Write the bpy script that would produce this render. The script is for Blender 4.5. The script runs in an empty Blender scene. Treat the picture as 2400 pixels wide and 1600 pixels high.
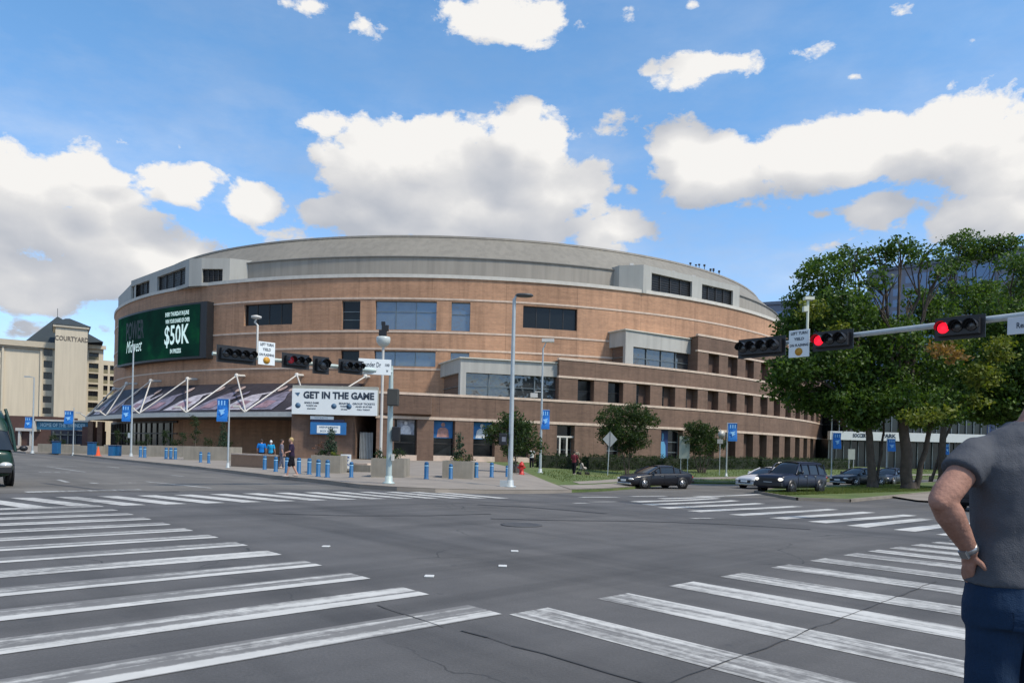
import bpy, bmesh, math, random
import numpy as np
from mathutils import Vector, Matrix
from mathutils.bvhtree import BVHTree
R = math.radians
sc = bpy.context.scene
col = sc.collection
# ------------------------------------------------------------------ camera, sky, sun, exposure
F, PX, PY = 1733.0, 1200.0, 1054.5          # focal length and principal point in photo pixels (2400x1600)
ROLL = math.atan(.0236)
CAM = Vector((0, 0, 1.5))
cd = bpy.data.cameras.new('camera'); cam = bpy.data.objects.new('camera', cd); col.objects.link(cam)
cd.sensor_width = 36; cd.lens = 36 * F / 2400; cd.shift_y = (PY - 800) / 2400
cd.clip_start = .05; cd.clip_end = 4000
cam.matrix_world = Matrix.Translation(CAM) @ Matrix.Rotation(-ROLL, 4, 'Y') @ Matrix.Rotation(R(90), 4, 'X')
sc.camera = cam
sc.render.resolution_x = 1024; sc.render.resolution_y = 682
sc.view_settings.view_transform = 'Standard'; sc.view_settings.look = 'None'
sc.view_settings.exposure = 0.6; sc.view_settings.gamma = 1
SUN_EL, SUN_AZ = 54, 122                     # azimuth from +Y towards +X: the sun stands behind us to the right
sd = bpy.data.lights.new('sun', 'SUN'); sd.energy = 2.7; sd.angle = R(7); sd.color = (1, .91, .78)
sun = bpy.data.objects.new('sun', sd); col.objects.link(sun)
sdir = Vector((math.sin(R(SUN_AZ)) * math.cos(R(SUN_EL)), math.cos(R(SUN_AZ)) * math.cos(R(SUN_EL)), math.sin(R(SUN_EL))))
sun.rotation_euler = sdir.to_track_quat('Z', 'Y').to_euler()

def UV(px, py):
    dx, dy = px - PX, py - PY
    return dx * math.cos(ROLL) + dy * math.sin(ROLL), -dx * math.sin(ROLL) + dy * math.cos(ROLL)
def ray(px, py):
    u, v = UV(px, py); return Vector((u / F, 1, -v / F))
def at(px, py, Y):                            # point seen at a photo pixel, Y metres away
    return CAM + ray(px, py) * Y

class NT:
    def __init__(s, tree): s.t = tree; s.n = tree.nodes; s.l = tree.links
    def new(s, k, **kw):
        n = s.n.new(k)
        for a, b in kw.items():
            if a.startswith('i_'):
                n.inputs[a[2:].replace('_', ' ')].default_value = b
            else: setattr(n, a, b)
        return n
    def link(s, a, b): s.l.new(a, b)
    def math(s, op, a, b=None, clamp=False):
        n = s.n.new('ShaderNodeMath'); n.operation = op; n.use_clamp = clamp
        for i, x in enumerate((a, b)):
            if x is None: continue
            if hasattr(x, 'is_linked') or hasattr(x, 'links'): s.l.new(x, n.inputs[i])
            else: n.inputs[i].default_value = x
        return n.outputs[0]
    def vmath(s, op, a, b=None):
        n = s.n.new('ShaderNodeVectorMath'); n.operation = op
        for i, x in enumerate((a, b)):
            if x is None: continue
            if hasattr(x, 'links'): s.l.new(x, n.inputs[i])
            else: n.inputs[i].default_value = x
        return n.outputs['Value'] if op in ('LENGTH', 'DOT_PRODUCT') else n.outputs[0]
    def ramp(s, fac, stops):
        n = s.n.new('ShaderNodeValToRGB'); e = n.color_ramp.elements
        while len(e) < len(stops): e.new(.5)
        for q, (p, c) in zip(e, stops):
            q.position = p; q.color = (c if len(c) == 4 else (*c, 1)) if hasattr(c, '__len__') else (c, c, c, 1)
        s.l.new(fac, n.inputs[0]); return n.outputs[0]
    def mix(s, fac, a, b, mode='MIX'):
        n = s.n.new('ShaderNodeMix'); n.data_type = 'RGBA'; n.blend_type = mode
        for i, x in ((0, fac), (6, a), (7, b)):
            if hasattr(x, 'links'): s.l.new(x, n.inputs[i])
            else: n.inputs[i].default_value = x if i == 0 or len(x) == 4 else (*x, 1)
        return n.outputs[2]
    def noise(s, vec, scale, detail=3, rough=.5):
        n = s.n.new('ShaderNodeTexNoise'); n.inputs['Scale'].default_value = scale
        n.inputs['Detail'].default_value = detail; n.inputs['Roughness'].default_value = rough
        if vec is not None: s.l.new(vec, n.inputs['Vector'])
        return n.outputs['Fac']

# clouds: cumulus piles fixed to directions of the sky, broken up by noise
CL = [(1050,545,360,48),(700,560,120,40),(60,420,170,95),(130,520,280,150),(215,410,90,70),(330,620,250,110),(470,640,110,60),(60,650,260,80),
      (410,430,100,58),(600,480,85,45),(300,335,58,26),(420,345,20,30),
      (1010,390,220,110),(1240,340,105,100),(1240,270,70,50),(1000,480,260,100),(1200,450,240,110),(770,290,60,34),(880,420,140,90),(1130,500,330,100),(850,500,150,60),(1440,545,130,55),(1350,320,120,40),
      (1590,340,75,60),(1680,400,170,75),(1920,370,240,85),(2230,330,230,95),(2370,400,160,90),(2330,500,260,70),(2180,560,260,40),(1750,480,70,35),(1930,505,40,20),
      (2060,490,110,50),(1490,445,45,20),(1900,640,60,36),
      (1190,55,150,48),(1060,20,60,30),(1650,155,170,42),(1860,125,110,32),(1760,95,50,26),(1480,20,55,40),(1620,10,50,20),(850,60,42,30),(730,12,60,20),
      (2115,28,40,18),(2275,92,30,22),(2000,180,30,14),(80,770,60,26),(240,770,60,26),(2230,200,30,18)]
g = bpy.data.node_groups.new('cloud_field', 'ShaderNodeTree')
g.interface.new_socket('Vector', in_out='INPUT', socket_type='NodeSocketVector')
g.interface.new_socket('Density', in_out='OUTPUT', socket_type='NodeSocketFloat'); g.interface.new_socket('Smooth', in_out='OUTPUT', socket_type='NodeSocketFloat')
T = NT(g); gi = T.new('NodeGroupInput'); go = T.new('NodeGroupOutput'); V = gi.outputs[0]
cur = None
for (px, py, rx, ry) in CL:
    d = ray(px, py); k = d.length; d.normalize()
    df = T.vmath('SUBTRACT', V, tuple(d))
    df = T.vmath('MULTIPLY', df, (F * k / rx, F * k / rx, F * k / ry))
    f_ = T.math('SUBTRACT', 1.0, T.vmath('LENGTH', df))
    f_ = T.math('ADD', T.math('MULTIPLY', f_, min(1.25, .35 + ry / 80) if ry > 40 else .45), .22 if ry > 55 else .12 if ry > 40 else .02)
    cur = f_ if cur is None else T.math('MAXIMUM', cur, f_)
# unseen cloud behind the camera, cover increased for a more neutral fill light
bk = T.math('SUBTRACT', T.noise(T.vmath('MULTIPLY', V, (1, 1, 2.2)), 2.3, 2), .48)
sep = T.new('ShaderNodeSeparateXYZ'); T.link(V, sep.inputs[0])
bk = T.math('SUBTRACT', T.math('MULTIPLY', bk, 3), T.math('MULTIPLY', T.math('MAXIMUM', sep.outputs[1], 0), 30))
cur = T.math('MAXIMUM', cur, bk)
cur = T.math('MAXIMUM', cur, -.8)
st = T.vmath('MULTIPLY', V, (1, 1, 1.6))
wn = T.new('ShaderNodeTexNoise'); wn.inputs['Scale'].default_value = 6; wn.inputs['Detail'].default_value = 3; T.link(st, wn.inputs['Vector'])
st2 = T.vmath('ADD', st, T.vmath('MULTIPLY', T.vmath('SUBTRACT', wn.outputs['Color'], (.5, .5, .5)), (.05, .05, .05)))
n1 = T.noise(st, 5.5, 4, .5); n2 = T.noise(st2, 16, 11, .66)
vo = T.new('ShaderNodeTexVoronoi', feature='F1'); vo.inputs['Scale'].default_value = 15; vo.inputs['Detail'].default_value = 1.0; T.link(st2, vo.inputs['Vector'])
bil = T.math('SUBTRACT', .42, vo.outputs['Distance'])
sm = T.math('ADD', T.math('ADD', cur, T.math('MULTIPLY', T.math('SUBTRACT', n1, .5), 1.0)), T.math('MULTIPLY', bil, .55))
T.link(sm, go.inputs[1])
T.link(T.math('ADD', sm, T.math('MULTIPLY', T.math('SUBTRACT', n2, .5), 2.1)), go.inputs[0])
w = bpy.data.worlds.new('World'); sc.world = w; w.use_nodes = True
w.node_tree.nodes.clear(); T = NT(w.node_tree)
out = T.new('ShaderNodeOutputWorld'); bg = T.new('ShaderNodeBackground'); T.link(bg.outputs[0], out.inputs[0])
sky = T.new('ShaderNodeTexSky', sky_type='NISHITA', sun_disc=False, sun_elevation=R(SUN_EL), sun_rotation=R(SUN_AZ), altitude=300, air_density=1.0, dust_density=.6, ozone_density=2.5)
tc = T.new('ShaderNodeTexCoord'); V = tc.outputs['Generated']
def cf(vec):
    n = T.new('ShaderNodeGroup'); n.node_tree = g; T.link(vec, n.inputs[0]); return n.outputs[0], n.outputs[1]
D0, S0 = cf(V); D1, S1 = cf(T.vmath('ADD', V, (.03, -.015, .055)))
al = T.ramp(D0, [(.02, 0.0), (.14, .55), (.27, 1.0)])
sep = T.new('ShaderNodeSeparateXYZ'); T.link(V, sep.inputs[0])
veil = T.math('MULTIPLY', T.ramp(T.noise(T.vmath('MULTIPLY', V, (1, 1, 2.6)), 5, 8, .64), [(.40, 0.0), (.72, .5)]), T.ramp(sep.outputs[2], [(.03, 1.0), (.22, .8), (.48, .25)]))
al = T.math('MAXIMUM', al, veil)
sep = T.new('ShaderNodeSeparateXYZ'); T.link(V, sep.inputs[0])
lit = T.math('ADD', T.math('MULTIPLY', T.math('SUBTRACT', S0, S1), .46), .36)
lit = T.math('ADD', lit, T.math('MULTIPLY', T.math('SUBTRACT', D0, D1), .26))
lit = T.math('ADD', lit, T.math('MULTIPLY', T.math('SUBTRACT', .55, D0), .22))
ccol = T.ramp(lit, [(.0, (3.2, 3.4, 3.8)), (.38, (4.0, 4.1, 4.35)), (.72, (4.9, 4.9, 4.95)), (1.0, (6.1, 6.0, 5.85))])
skyc = T.mix(1.0, sky.outputs[0], T.ramp(sep.outputs[2], [(0, (.95, 1.0, 1.25)), (.12, (1.1, 1.22, 1.36)), (.45, (1.0, 1.38, 1.5))]), 'MULTIPLY')
bg.inputs[1].default_value = .1
T.link(T.mix(al, skyc, ccol), bg.inputs[0])
w.cycles.sampling_method = 'MANUAL'; w.cycles.sample_map_resolution = 512

# ------------------------------------------------------------------ materials
def principled(name):
    m = bpy.data.materials.new(name); m.use_nodes = True; T = NT(m.node_tree)
    return m, T, m.node_tree.nodes['Principled BSDF']
MATS = {}
def mat(name, c, rough=.7, metal=0, var=.12, vs=1.5, bump=0, bs=20, emit=0, spec=.5, streak=0):
    if name in MATS: return MATS[name]
    m, T, b = principled(name); MATS[name] = m
    b.inputs['Roughness'].default_value = rough; b.inputs['Metallic'].default_value = metal
    b.inputs['Specular IOR Level'].default_value = spec
    co = T.new('ShaderNodeTexCoord').outputs['Object']
    if var:
        n = T.noise(co, vs, 5, .6)
        f = T.ramp(n, [(.3, 1 - var), (.7, 1 + var)])
        cc = T.mix(1.0, (*c, 1), f, 'MULTIPLY')
        if streak:
            n2 = T.noise(T.vmath('MULTIPLY', co, (1.3, 1.3, .08)), 1.2, 4, .6)
            cc = T.mix(1.0, cc, T.ramp(n2, [(.35, 1 - streak), (.6, 1.0)]), 'MULTIPLY')
        T.link(cc, b.inputs['Base Color'])
    else: b.inputs['Base Color'].default_value = (*c, 1)
    if bump:
        bn = T.new('ShaderNodeBump'); bn.inputs['Strength'].default_value = bump; bn.inputs['Distance'].default_value = .02
        T.link(T.noise(co, bs, 4), bn.inputs['Height']); T.link(bn.outputs[0], b.inputs['Normal'])
    if emit:
        b.inputs['Emission Color'].default_value = (*c, 1); b.inputs['Emission Strength'].default_value = emit
    return m
def brick_mat(name, c1, c2, mortar, cx, cy, rad, joint=0):
    m, T, b = principled(name); MATS[name] = m
    geo = T.new('ShaderNodeNewGeometry'); s = T.new('ShaderNodeSeparateXYZ'); T.link(geo.outputs['Position'], s.inputs[0])
    th = T.math('ARCTAN2', T.math('SUBTRACT', s.outputs[0], cx), T.math('SUBTRACT', cy, s.outputs[1]))
    u = T.math('MULTIPLY', th, rad)
    cb = T.new('ShaderNodeCombineXYZ'); T.link(u, cb.inputs[0]); T.link(s.outputs[2], cb.inputs[1])
    br = T.new('ShaderNodeTexBrick'); T.link(cb.outputs[0], br.inputs['Vector'])
    br.inputs['Scale'].default_value = 1; br.inputs['Brick Width'].default_value = .4; br.inputs['Row Height'].default_value = .2
    br.inputs['Mortar Size'].default_value = .012; br.inputs['Color1'].default_value = (*c1, 1); br.inputs['Color2'].default_value = (*c2, 1)
    br.inputs['Mortar'].default_value = (*mortar, 1); br.inputs['Bias'].default_value = 0
    n = T.noise(cb.outputs[0], .16, 5, .62)
    cc = T.mix(1.0, br.outputs[0], T.ramp(n, [(.3, .82), (.7, 1.14)]), 'MULTIPLY')
    n = T.noise(T.vmath('MULTIPLY', cb.outputs[0], (1.2, .1, 1)), 1, 4, .6)
    cc = T.mix(1.0, cc, T.ramp(n, [(.30, .74), (.55, 1.0)]), 'MULTIPLY')
    n = T.noise(T.vmath('MULTIPLY', cb.outputs[0], (.15, 2.2, 1)), 1, 3, .6)
    cc = T.mix(1.0, cc, T.ramp(n, [(.35, .92), (.65, 1.06)]), 'MULTIPLY')
    if joint:
        fr = T.math('FRACT', T.math('DIVIDE', u, joint))
        jl = T.math('LESS_THAN', fr, .05 / joint)
        cc = T.mix(jl, cc, T.mix(1.0, cc, (.6, .6, .6, 1), 'MULTIPLY'))
        wh = T.new('ShaderNodeTexWhiteNoise'); wh.noise_dimensions = '1D'; T.link(T.math('FLOOR', T.math('DIVIDE', u, joint)), wh.inputs['W'])
        cc = T.mix(1.0, cc, T.ramp(wh.outputs[0], [(0, .93), (1, 1.06)]), 'MULTIPLY')
    T.link(cc, b.inputs['Base Color']); b.inputs['Roughness'].default_value = .88
    return m
C1, R1 = (-10.1, 153.2), 64.0
C2, R2 = (-39.0, 182.3), 107.0
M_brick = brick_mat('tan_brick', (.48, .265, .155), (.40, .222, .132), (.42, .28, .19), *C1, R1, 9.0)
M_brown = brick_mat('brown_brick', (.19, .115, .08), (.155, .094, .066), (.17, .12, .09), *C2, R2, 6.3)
M_trim = mat('cast_stone', (.60, .47, .37), .8, var=.1, vs=2, streak=.15)
M_gray = mat('gray_panel', (.315, .285, .24), .7, var=.07, vs=.12, streak=.16)
M_gray2 = mat('gray_skirt', (.215, .198, .165), .75, var=.08, vs=.12, streak=.16)
M_white = mat('pale_stucco', (.43, .42, .385), .8, var=.06, vs=.4, streak=.16)
M_roof = mat('roof_membrane', (.3, .3, .28), .9)
M_glass = None
def glass_mat(name, c, rough=.06, spec=.8, wob=.02):
    m, T, b = principled(name); b.inputs['Base Color'].default_value = (*c, 1)
    b.inputs['Roughness'].default_value = rough; b.inputs['Specular IOR Level'].default_value = spec; b.inputs['IOR'].default_value = 1.6
    co = T.new('ShaderNodeTexCoord').outputs['Object']
    bn = T.new('ShaderNodeBump'); bn.inputs['Strength'].default_value = wob; bn.inputs['Distance'].default_value = .3
    T.link(T.noise(co, .7, 2), bn.inputs['Height']); T.link(bn.outputs[0], b.inputs['Normal'])
    return m
M_glassb = glass_mat('blue_reflective_glass', (.03, .045, .065), .05, 1.0, .15); M_glassb.node_tree.nodes['Principled BSDF'].inputs['Metallic'].default_value = .35
_b = M_glassb.node_tree.nodes['Principled BSDF']; _b.inputs['Base Color'].default_value = (.13, .17, .22, 1)
M_glass = glass_mat('dark_glass', (.008, .010, .012), .12, .25)
M_louver = mat('dark_louver', (.012, .012, .013), .5, var=.1)
M_frame = mat('dark_bronze_frame', (.035, .032, .03), .5)
M_mull = mat('alu_mullion', (.16, .19, .2), .45, .4)
M_galv = mat('galvanized_steel', (.42, .46, .47), .5, .3, var=.1, vs=3)
M_cream = mat('cream_stucco', (.58, .51, .39), .85, var=.05, vs=.05, streak=.1)
M_black = mat('black_plastic', (.012, .012, .014), .45, var=0)
M_rubber = mat('rubber', (.015, .015, .016), .85, var=.2)
M_conc = mat('concrete', (.275, .25, .205), .9, var=.16, vs=1.1, bump=.2, bs=14, streak=.2)
M_signw = mat('sign_white', (.72, .76, .76), .5, var=.03)
M_ink = mat('sign_ink', (.02, .035, .06), .6, var=0)
M_steelw = mat('white_steel', (.55, .53, .49), .5, var=.06)
M_soil = mat('dark_soil', (.05, .035, .02), .95)
M_bark = mat('bark', (.075, .058, .045), .95, var=.35, vs=3, bump=.6, bs=9)
M_skin = mat('skin', (.45, .25, .18), .55, var=.08, vs=7)
M_blue = mat('bollard_blue', (.01, .10, .24), .5, var=.12, vs=4)
def leaf_mat(name, c, c2, tr=.35):
    m = bpy.data.materials.new(name); m.use_nodes = True; T = NT(m.node_tree); T.n.clear()
    o = T.new('ShaderNodeOutputMaterial'); a = T.new('ShaderNodeBsdfPrincipled'); b = T.new('ShaderNodeBsdfTranslucent'); mx = T.new('ShaderNodeMixShader')
    a.inputs['Roughness'].default_value = .55; a.inputs['Specular IOR Level'].default_value = .35
    ge = T.new('ShaderNodeNewGeometry'); co = T.new('ShaderNodeTexCoord').outputs['Object']
    f = T.math('ADD', T.math('MULTIPLY', ge.outputs['Random Per Island'], .6), T.math('MULTIPLY', T.noise(co, .55, 3), .5))
    cc = T.mix(T.ramp(f, [(.2, 0.0), (.85, 1.0)]), (*c, 1), (*c2, 1))
    T.link(cc, a.inputs['Base Color']); T.link(T.mix(1.0, cc, (1.5, 1.5, .7, 1), 'MULTIPLY'), b.inputs[0])
    mx.inputs[0].default_value = tr; T.link(a.outputs[0], mx.inputs[1]); T.link(b.outputs[0], mx.inputs[2]); T.link(mx.outputs[0], o.inputs[0])
    return m
L_big = leaf_mat('elm_leaves', (.014, .045, .009), (.095, .165, .022))
L_yel = leaf_mat('yellowing_leaves', (.07, .11, .012), (.18, .2, .028))
L_rust = leaf_mat('rusty_leaves', (.2, .11, .03), (.28, .17, .06))
L_sm = leaf_mat('small_tree_leaves', (.012, .032, .01), (.055, .09, .02))
L_dk = leaf_mat('hedge_leaves', (.014, .03, .01), (.035, .06, .016))
L_con = leaf_mat('conifer_needles', (.012, .035, .018), (.03, .06, .025), .1)

# ------------------------------------------------------------------ mesh helpers
class MB:
    def __init__(s): s.v = []; s.f = []; s.sm = []
    def add(s, vs, fs, sm=False):
        o = len(s.v); s.v += [tuple(x) for x in vs]; s.f += [tuple(i + o for i in f) for f in fs]; s.sm += [sm] * len(fs); return s
    def box(s, x0, x1, y0, y1, z0, z1, M=None):
        vs = [Vector((x, y, z)) for x in (x0, x1) for y in (y0, y1) for z in (z0, z1)]
        if M is not None: vs = [M @ q for q in vs]
        return s.add(vs, [(0, 1, 3, 2), (4, 6, 7, 5), (0, 4, 5, 1), (2, 3, 7, 6), (0, 2, 6, 4), (1, 5, 7, 3)])
    def tube(s, pts, rads, n=10, cap=True):
        pts = [Vector(p) for p in pts]
        if not hasattr(rads, '__len__'): rads = [rads] * len(pts)
        rings = []; up = None
        for i, p in enumerate(pts):
            t = (pts[min(i + 1, len(pts) - 1)] - pts[max(i - 1, 0)]).normalized()
            if up is None:
                up = Vector((0, 0, 1)) if abs(t.z) < .9 else Vector((1, 0, 0))
            a = t.cross(up).normalized(); b = a.cross(t).normalized(); up = b
            rings.append([p + (a * math.cos(2 * math.pi * k / n) + b * math.sin(2 * math.pi * k / n)) * rads[i] for k in range(n)])
        vs = [q for r in rings for q in r]; fs = []
        for i in range(len(pts) - 1):
            for k in range(n):
                k2 = (k + 1) % n; fs.append((i * n + k, i * n + k2, (i + 1) * n + k2, (i + 1) * n + k))
        s.add(vs, fs, True)
        if cap: s.add(rings[0], [tuple(range(n))]); s.add(rings[-1], [tuple(range(n - 1, -1, -1))])
        return s
    def lathe(s, prof, n=20, c=(0, 0, 0), M=None):
        vs = []
        for r, z in prof:
            for k in range(n):
                q = Vector((c[0] + r * math.cos(2 * math.pi * k / n), c[1] + r * math.sin(2 * math.pi * k / n), c[2] + z))
                vs.append(M @ q if M is not None else q)
        fs = []
        for i in range(len(prof) - 1):
            for k in range(n):
                k2 = (k + 1) % n; fs.append((i * n + k, i * n + k2, (i + 1) * n + k2, (i + 1) * n + k))
        fs.append(tuple(range(n - 1, -1, -1))); m = (len(prof) - 1) * n; fs.append(tuple(range(m, m + n)))
        return s.add(vs, fs, True)
    def prism(s, poly, z0, z1):
        n = len(poly); vs = [(x, y, z0) for x, y in poly] + [(x, y, z1) for x, y in poly]
        fs = [(i, (i + 1) % n, n + (i + 1) % n, n + i) for i in range(n)] + [tuple(range(n - 1, -1, -1)), tuple(range(n, 2 * n))]
        return s.add(vs, fs)
    def ell(s, c, r, n=14, m=9, M=None):
        vs = []; fs = []
        for i in range(m + 1):
            p = math.pi * i / m
            for k in range(n):
                a = 2 * math.pi * k / n
                q = Vector((c[0] + r[0] * math.sin(p) * math.cos(a), c[1] + r[1] * math.sin(p) * math.sin(a), c[2] + r[2] * math.cos(p)))
                vs.append(M @ q if M is not None else q)
        for i in range(m):
            for k in range(n):
                k2 = (k + 1) % n; fs.append((i * n + k, (i + 1) * n + k, (i + 1) * n + k2, i * n + k2))
        return s.add(vs, fs, True)
    def build(s, name, m, parent=None, world=True, bevel=0, subs=0):
        me = bpy.data.meshes.new(name); off = Vector((0, 0, 0))
        if parent is not None and world:
            p = parent
            while p is not None: off += p.location; p = p.parent
        me.from_pydata([tuple(Vector(q) - off) for q in s.v], [], s.f); me.validate()
        if len(me.polygons) == len(s.sm): me.polygons.foreach_set('use_smooth', s.sm)
        me.materials.append(m)
        o = bpy.data.objects.new(name, me); col.objects.link(o); o.parent = parent
        if bevel:
            b = o.modifiers.new('bevel', 'BEVEL'); b.width = bevel; b.segments = 2; b.limit_method = 'ANGLE'
        if subs:
            b = o.modifiers.new('subsurf', 'SUBSURF'); b.levels = b.render_levels = subs
        return o
def tag(o, label=None, cat=None, group=None, kind=None):
    if label: o['label'] = label
    if cat: o['category'] = cat
    if group: o['group'] = group
    if kind: o['kind'] = kind
    return o
def empty(name, loc, rz=0, label=None, cat=None, group=None):
    o = bpy.data.objects.new(name, None); col.objects.link(o); o.location = loc; o.rotation_euler = (0, 0, rz)
    o.empty_display_size = .2
    return tag(o, label, cat, group)
def copy_tree(o, parent=None):
    kids = [c for c in o.children]
    c = o.copy(); col.objects.link(c); c.parent = parent
    for ch in kids: copy_tree(ch, c)
    return c
def dup(o, loc, rz, label, group=None, s=None):
    c = copy_tree(o); c.location = loc; c.rotation_euler = (0, 0, rz); c['label'] = label
    if group: c['group'] = group
    if s: c.scale = (s, s, s)
    return c
def text_verts(body, size, bold=0, shear=0, width=None):
    cu = bpy.data.curves.new('t', 'FONT'); cu.body = body; cu.size = size; cu.align_x = 'CENTER'; cu.align_y = 'CENTER'
    cu.resolution_u = 2; cu.offset = bold; cu.shear = shear
    o = bpy.data.objects.new('t', cu); col.objects.link(o)
    dg = bpy.context.evaluated_depsgraph_get(); dg.update()
    me = bpy.data.meshes.new_from_object(o.evaluated_get(dg))
    vs = [v.co.copy() for v in me.vertices]; fs = [tuple(p.vertices) for p in me.polygons]
    bpy.data.objects.remove(o); bpy.data.curves.remove(cu); bpy.data.meshes.remove(me)
    if vs:
        x0 = min(v.x for v in vs); x1 = max(v.x for v in vs); k = (width / (x1 - x0)) if width else 1; c = (x0 + x1) / 2
        y0 = min(v.y for v in vs); y1 = max(v.y for v in vs); cy = (y0 + y1) / 2
        vs = [Vector(((v.x - c) * k, v.y - cy, 0)) for v in vs]
    return vs, fs
def text_on(mb, body, size, x, z, y, width=None, bold=0, shear=0, flip=1):      # upright text facing -Y
    vs, fs = text_verts(body, size, bold, shear, width)
    mb.add([(x + v.x * flip, y, z + v.y) for v in vs], fs)

# ------------------------------------------------------------------ ground
d1 = Vector((-.675, .738)); d2 = Vector((.738, .675))
def zs(x, y):                                  # the crossing falls away towards the right-hand street
    s = x * d2.x + y * d2.y; t = min(1, max(0, (s - 10) / 27)); return -.68 * t * t * (3 - 2 * t)
SB = [10 + i * 1.5 for i in range(19)]
def drape(polys, dz, name, m, z=zs, structure=True, extra=None):
    bm = bmesh.new()
    for poly in polys:
        vs = [bm.verts.new((x, y, 0)) for x, y in poly]; bm.faces.new(vs)
    for s in SB:
        bmesh.ops.bisect_plane(bm, geom=bm.verts[:] + bm.edges[:] + bm.faces[:], plane_co=(d2.x * s, d2.y * s, 0), plane_no=(d2.x, d2.y, 0))
    for v in bm.verts: v.co.z = z(v.co.x, v.co.y) + dz
    bmesh.ops.recalc_face_normals(bm, faces=bm.faces)
    for f in bm.faces:
        if f.normal.z < 0: f.normal_flip()
    me = bpy.data.meshes.new(name); bm.to_mesh(me); bm.free(); me.materials.append(m)
    o = bpy.data.objects.new(name, me); col.objects.link(o)
    if structure: o['kind'] = 'structure'
    return o
def asphalt():
    m, T, b = principled('asphalt'); co = T.new('ShaderNodeTexCoord').outputs['Object']
    big = T.noise(co, .09, 4, .6); mid = T.noise(co, .7, 5, .65); fine = T.noise(co, 45, 3, .7)
    c = T.ramp(big, [(.3, (.066, .065, .066)), (.7, (.112, .104, .096))])
    c = T.mix(1.0, c, T.ramp(mid, [(.3, .84), (.7, 1.14)]), 'MULTIPLY')
    c = T.mix(1.0, c, T.ramp(fine, [(.25, .78), (.75, 1.22)]), 'MULTIPLY')
    # long wheel-polished streaks along both streets
    for (ax, ay), k in (((.738, .675), .5), ((-.675, .738), .45)):
        mp = T.new('ShaderNodeMapping'); mp.inputs['Rotation'].default_value = (0, 0, -math.atan2(ay, ax)); T.link(co, mp.inputs['Vector'])
        n = T.noise(T.vmath('MULTIPLY', mp.outputs[0], (.045, .75, 1)), 1, 4, .6)
        c = T.mix(1.0, c, T.ramp(n, [(.32, 1 - .7 * k), (.5, 1.0), (.68, 1 + .3 * k)]), 'MULTIPLY')
    vo = T.new('ShaderNodeTexVoronoi', feature='DISTANCE_TO_EDGE'); vo.inputs['Scale'].default_value = .16
    wob = T.new('ShaderNodeTexNoise'); wob.inputs['Scale'].default_value = .9; wob.inputs['Detail'].default_value = 5; T.link(co, wob.inputs['Vector'])
    T.link(T.vmath('ADD', co, T.vmath('MULTIPLY', wob.outputs['Color'], (1.1, 1.1, 0))), vo.inputs['Vector'])
    crack = T.math('LESS_THAN', vo.outputs['Distance'], .0022)
    crack = T.math('MULTIPLY', crack, T.ramp(T.noise(co, .35, 3), [(.5, 0.0), (.58, .8)]))
    c = T.mix(crack, c, (.03, .03, .03, 1))
    spots = T.ramp(T.noise(co, 3.2, 2, .5), [(.70, 0.0), (.74, .5)]); c = T.mix(spots, c, (.05, .05, .052, 1))
    T.link(c, b.inputs['Base Color']); b.inputs['Roughness'].default_value = .82
    bn = T.new('ShaderNodeBump'); bn.inputs['Strength'].default_value = .35; bn.inputs['Distance'].default_value = .01
    T.link(fine, bn.inputs['Height']); T.link(bn.outputs[0], b.inputs['Normal'])
    return m
def paint(name, wear, col_=(.50, .49, .46)):
    m, T, b = principled(name); co = T.new('ShaderNodeTexCoord').outputs['Object']
    ang = math.atan2(.675, .738) if wear[1] == 2 else math.atan2(.738, -.675)
    mp = T.new('ShaderNodeMapping'); mp.inputs['Rotation'].default_value = (0, 0, -ang); T.link(co, mp.inputs['Vector'])
    n = T.noise(T.vmath('MULTIPLY', mp.outputs[0], (.35, 9, 1)), 1, 6, .68)
    n2 = T.noise(mp.outputs[0], 9, 5, .7); n3 = T.noise(mp.outputs[0], .35, 3, .5)
    f = T.math('ADD', T.math('MULTIPLY', n, .55), T.math('ADD', T.math('MULTIPLY', n2, .25), T.math('MULTIPLY', n3, .35)))
    if len(wear) > 2:                               # uneven wear across each bar
        v, o, pitch, wd = wear[2:]
        d_ = T.math('DIVIDE', T.math('SUBTRACT', T.vmath('DOT_PRODUCT', co, (v[0], v[1], 0)), o), pitch)
        t = T.math('MULTIPLY', T.math('FRACT', d_), pitch / wd)
        wh = T.new('ShaderNodeTexWhiteNoise'); wh.noise_dimensions = '1D'; T.link(T.math('FLOOR', d_), wh.inputs['W'])
        if wear[1] == 2: f = T.math('ADD', f, T.math('MULTIPLY', T.math('SUBTRACT', T.ramp(t, [(0, .1), (.06, .58), (.3, .56), (.42, .2), (.62, .30), (.8, .38), (1, .12)]), .38), T.math('ADD', .18, T.math('MULTIPLY', wh.outputs[0], .55))))
        else: f = T.math('ADD', f, T.ramp(t, [(0, -.0), (.05, .12), (.44, .14), (.5, .0), (.56, .12), (.94, .1), (1, .0)]))
        f = T.math('SUBTRACT', f, T.math('MULTIPLY', wh.outputs[0], .03))
    a = T.ramp(f, [(wear[0] - .05, 0.1), (wear[0] + .07, 1.0)])
    c = T.mix(a, (.125, .12, .115, 1), (*col_, 1)); T.link(c, b.inputs['Base Color'])
    c2 = T.mix(1.0, c, T.ramp(T.noise(co, 3, 4, .6), [(.3, .86), (.7, 1.1)]), 'MULTIPLY'); T.link(c2, b.inputs['Base Color'])
    b.inputs['Roughness'].default_value = .75
    return m
M_asph = asphalt()
big = 1500
drape([[(-big, -big), (big, -big), (big, big), (-big, big)]], 0, 'road', M_asph)
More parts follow.
